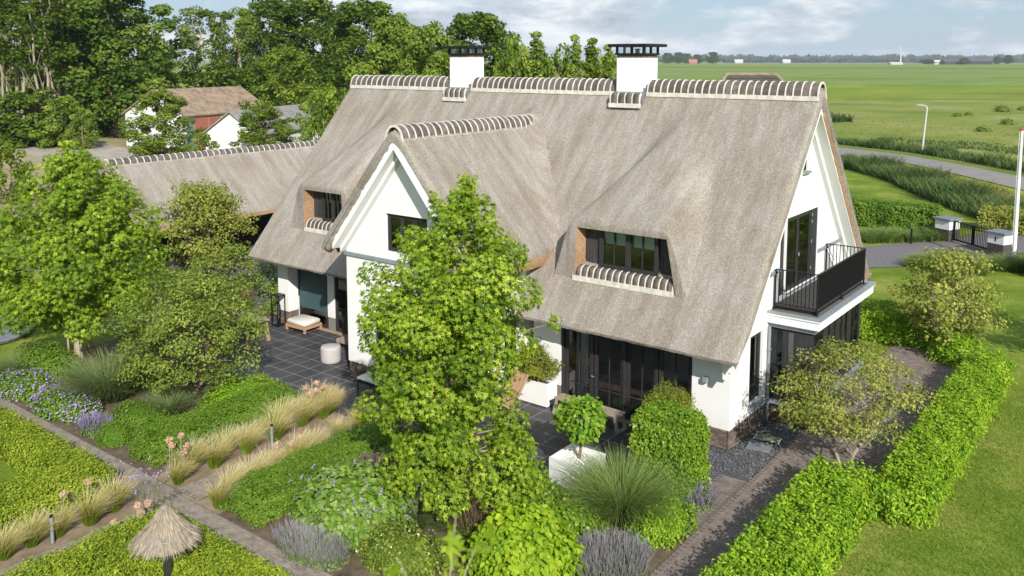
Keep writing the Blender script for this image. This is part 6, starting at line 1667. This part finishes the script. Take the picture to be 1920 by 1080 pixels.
# bag and slab beside the house
t = thing('doormat_slab', 'grey stone slab on the dark gravel at the house corner', 'slab', (0.52, 0.72, 0), R(12)); MB().bevbox(-.3, .3, -.3, .3, -.012, .03, .006).build('stone', 'asphalt_dark' if 'asphalt_dark' in M else 'lead', t)
M['bag'] = mat_simple('bag_print', (.14, .16, .11), .45, .9, 14)
t = thing('garden_bag', 'printed plastic garden bag lying on the stone slab', 'bag', (.58, 1.1, .03), R(8))
bgm = MB(); V = []; F = []
nx, ny = 12, 7
for s_ in (1, -1):
    for i in range(nx):
        for j in range(ny):
            u, v_ = i / (nx - 1) * 2 - 1, j / (ny - 1) * 2 - 1; hh_ = .055 * (1 - abs(u) ** 4) * (1 - abs(v_) ** 3) + (.012 * math.sin(u * 9) * math.cos(v_ * 5) if s_ > 0 else 0) * (1 - u * u)
            V.append((u * .31 + .01 * math.sin(v_ * 7), v_ * .19, .055 + s_ * hh_))
for s_ in (0, 1):
    for i in range(nx - 1):
        for j in range(ny - 1):
            a = s_ * nx * ny + i * ny + j; F.append((a, a + ny, a + ny + 1, a + 1))
bgm.add(V, F).build('sack', 'bag', t, True); MB().box(-.325, -.305, -.18, .18, .045, .06).box(.305, .325, -.18, .18, .045, .06).build('seam', 'white_paint', t)
# trampoline at the left edge
t = thing('trampoline', 'sunken dark trampoline in the lawn at the left edge', 'trampoline', (-25.2, -7.6, 0))
MB().lathe([(1.45, .0), (1.75, .0), (1.80, .10), (1.72, .14), (1.45, .12)], 36).build('pad', 'lead', t); MB().lathe([(.01, .07), (1.46, .075), (1.46, .085), (.01, .08)], 36).build('mat', 'black_metal', t)

# bird table with thatched hat
t = thing('bird_table', 'bird table with a conical thatched roof in the bottom box hedge', 'bird table', (-5.42, -12.12, 0))
MB().box(-.05, .05, -.05, .05, 0, 1.2).build('post', 'black', t); MB().bevbox(-.33, .33, -.33, .33, 1.16, 1.2, .008).build('tray', 'grey_wood', t)
for a in (-1, 1):
    for b_ in (-1, 1): MB().box(a * .27 - .02, a * .27 + .02, b_ * .27 - .02, b_ * .27 + .02, 1.2, 1.38).build('corner_post', 'grey_wood', t)
prf = [(.50, 1.20), (.56, 1.215), (.535, 1.27), (.40, 1.40), (.26, 1.56), (.14, 1.72), (.075, 1.82), (.07, 1.86), (.03, 1.88)]
ht = MB().lathe(prf, 40); o = ht.build('thatched_roof', 'thatch_fine' if 'thatch_fine' in M else 'thatch', t, True)
n = 2600; a = rng.uniform(0, 6.283, n); f = rng.uniform(0, 1, n) ** .75; rr = np.interp(f, [0, .3, .6, .85, 1], [.065, .16, .31, .46, .54]); zz = np.interp(f, [0, .3, .6, .85, 1], [1.86, 1.70, 1.50, 1.34, 1.27])
root = np.stack([np.cos(a) * rr, np.sin(a) * rr, zz + .012], 1); sl = np.interp(f, [0, 1], [1.5, .75]); dv = unit(np.stack([np.cos(a), np.sin(a), -sl], 1) + rng.normal(size=(n, 3)) * .10)
V, F, T = blade_arrays(root, dv, rng.uniform(.10, .22, n), np.full(n, .011), np.zeros(n), 2, .2, .7)
M['straw'] = mat_leaf('straw', (.24, .19, .14), (.42, .35, .27), (.62, .52, .40), .15, .8, .1)
o = link(bpy.data.objects.new('straw', np_mesh('straw', V, F, M['straw'], np.clip(T + np.repeat(rng.normal(size=n) * .2, 6), 0, 1))), t); o['kind'] = 'stuff'
for r_, z in ((.435, 1.385), (.15, 1.735)): MB().tube([(math.cos(k / 24 * 6.283) * r_, math.sin(k / 24 * 6.283) * r_, z) for k in range(25)], .007, 5, False).build('binding_wire', 'zinc', t)

# ================================================================== INSIDE THE ROOMS
cu = thing('curtain', 'white curtain at the left terrace door', 'curtain', (-4.75, .45, 0)); cm = MB(); V = []; F = []
for k in range(25): V += [(-.15 + k * .018, .04 * math.sin(k * 1.5), .03), (-.15 + k * .018, .04 * math.sin(k * 1.5), 2.5)]
for k in range(24): F.append((2 * k, 2 * k + 2, 2 * k + 3, 2 * k + 1))
cm.add(V, F).build('cloth', 'curtain', cu)
M['leather'] = mat_simple('tan_leather', (.30, .15, .07), .5, .2, 4); M['patt'] = mat_simple('patterned_cloth', (.33, .36, .36), .8, .8, 22); M['limecloth'] = mat_simple('lime_cloth', (.30, .45, .03), .8, .1, 4)
def armchair(label, loc, rz, seatm, backm):
    t = thing('armchair', label, 'armchair', loc, rz)
    MB().bevbox(-.36, .36, -.34, .34, .2, .46, .05).build('seat', seatm, t, True); MB().bevbox(-.38, .38, .30, .46, .22, .92, .05).build('backrest', backm, t, True)
    for s_ in (-1, 1):
        MB().bevbox(s_ * .42 - .06, s_ * .42 + .06, -.34, .40, .2, .64, .03).build('armrest', backm, t, True)
        for y in (-.3, .3): MB().tube([(s_ * .34, y, .011), (s_ * .34, y, .2)], .02, 7).build('leg', 'black_metal', t)
armchair('tan leather armchair with patterned seat behind the terrace doors', (-3.7, .95, 0), R(170), 'patt', 'leather')
armchair('pale armchair inside the right terrace door', (-2.3, 1.3, 0), R(200), 'patt', 'cushion')
t = thing('footstool', 'lime green footstool behind the bench', 'stool', (-3.35, .55, .012)); MB().bevbox(-.3, .3, -.16, .16, .1, .36, .04).build('seat', 'limecloth', t, True)
for a in (-.25, .25): MB().box(a - .02, a + .02, -.12, .12, 0, .099).build('leg', 'black_metal', t)
t = thing('house_plant', 'potted rubber plant in the bay window', 'plant', (.35, 3.0, .513)); MB().lathe([(.13, 0), (.17, .32), (.15, .33)], 16).build('pot', 'cushion', t)
n = 90; d_ = ball(n); P = np.stack([d_[:, 0] * .2, d_[:, 1] * .22, .55 + np.abs(d_[:, 2]) * .0 + rng.uniform(-.1, .75, n)], 1)
o = link(bpy.data.objects.new('foliage', leaf_mesh('foliage', P, d_ * .7 + np.array([0, 0, .5]), .2 * rng.uniform(.7, 1.2, n), 'laurel', 'broad', .3)), t); o['kind'] = 'stuff'; MB().tube([(0, 0, .3), (0, 0, 1.2)], .015, 6).build('stem', 'bark', t)
M['shade'] = mat_simple('pale_blind', (.62, .64, .64), .8, .04, 3)
MB().box(-.2, -.15, 2.62, 6.88, .513, 2.6).build('room_partition', 'interior', house)

# loose basalt chips
n = 9000; P = np.stack([rng.uniform(-.9, 1.04, n), rng.uniform(-1.9, 2.4, n), np.full(n, -.004)], 1)
keep = ((P[:, 1] > .02) | (P[:, 0] < .02) | (P[:, 1] < 0)) & ~((P[:, 0] < 0.02) & (P[:, 1] > -.02)) & (P[:, 1] > -1.25 - .58 * (P[:, 0] + .9)) & ~((P[:, 0] > .35) & (P[:, 1] < -1.2)); P = P[keep]; n = len(P)
M['chips'] = mat_leaf('basalt_chips', (.045, .047, .052), (.10, .103, .11), (.21, .21, .215), 0.0, .8, .3)
o = link(bpy.data.objects.new('gravel_chips', leaf_mesh('gravel_chips', P, np.array([0, 0, 1.0]) + rng.normal(size=(n, 3)) * .5, .04 * rng.uniform(.5, 1.2, n), 'chips', 'round', 0))); tag(o, 'dark basalt chips at the house corner', None, None, 'stuff')
cu = thing('curtain', 'added white curtain brightening the far end of the bay window', 'curtain', (.55, 6.78, .52)); cm = MB(); V = []; F = []  # curtain added to brighten the view through the bay panes
for k in range(41): V += [(-.45 + k * .0225, .03 * math.sin(k * 1.4), 0), (-.45 + k * .0225, .03 * math.sin(k * 1.4), 2.05)]
for k in range(40): F.append((2 * k, 2 * k + 2, 2 * k + 3, 2 * k + 1))
cm.add(V, F).build('cloth', 'curtain', cu)
small_tree('lawn_tree', 'garden tree just beyond the right edge, shading the lawn behind the hedge', (9.6, 11.6, 0), 6.0, 4.2, 1, 60, 70, .16, 'apple', 'round', .7, zlow=.35, cr=.55)
# mown grass blades on the near lawn
n = 70000; P = np.stack([rng.uniform(3.9, 10.5, n), rng.uniform(-11.5, 9.5, n), np.full(n, -.05)], 1)
keep = ~((P[:, 0] < 4.95) & (P[:, 1] > -1.2)); P = P[keep]; n = len(P); a = rng.uniform(0, 6.283, n)
d_ = unit(np.stack([np.cos(a) * .5, np.sin(a) * .5, np.ones(n)], 1))
V, F, T = blade_arrays(P, d_, rng.uniform(.05, .11, n), np.full(n, .012), np.full(n, .4), 1, .25, .75)
pt = np.sin(P[:, 0] * 1.7 + np.sin(P[:, 1] * .9) * 1.5) * np.sin(P[:, 1] * 1.1 + 1.3) * .22 + np.sin(P[:, 0] * 4.1 + P[:, 1] * 2.3) * np.sin(P[:, 1] * 3.7) * .10
T = np.clip(T + np.repeat(pt + rng.normal(size=n) * .08, 4), 0, 1)
M['turf'] = mat_leaf('turf', (0.075, 0.140, 0.012), (0.175, 0.250, 0.026), (0.42, 0.41, 0.12), 0.3, .6, .2)
o = link(bpy.data.objects.new('grass', np_mesh('grass', V, F, M['turf'], T))); tag(o, 'mown grass of the right lawn', None, None, 'stuff')

# ================================================================== AIR
hz, t_, o_ = new_mat('haze_air'); b_ = NB(t_)
pv = b_.new("ShaderNodeVolumePrincipled"); pv.inputs['Color'].default_value = (.80, .88, 1.0, 1); pv.inputs['Density'].default_value = HAZE; pv.inputs['Anisotropy'].default_value = 0.0
b_.link(pv.outputs[0], o_.inputs['Volume'])
o = MB().box(-9000, 9000, -400, 9000, -1.2, 95).build('haze', hz); o['kind'] = 'stuff'
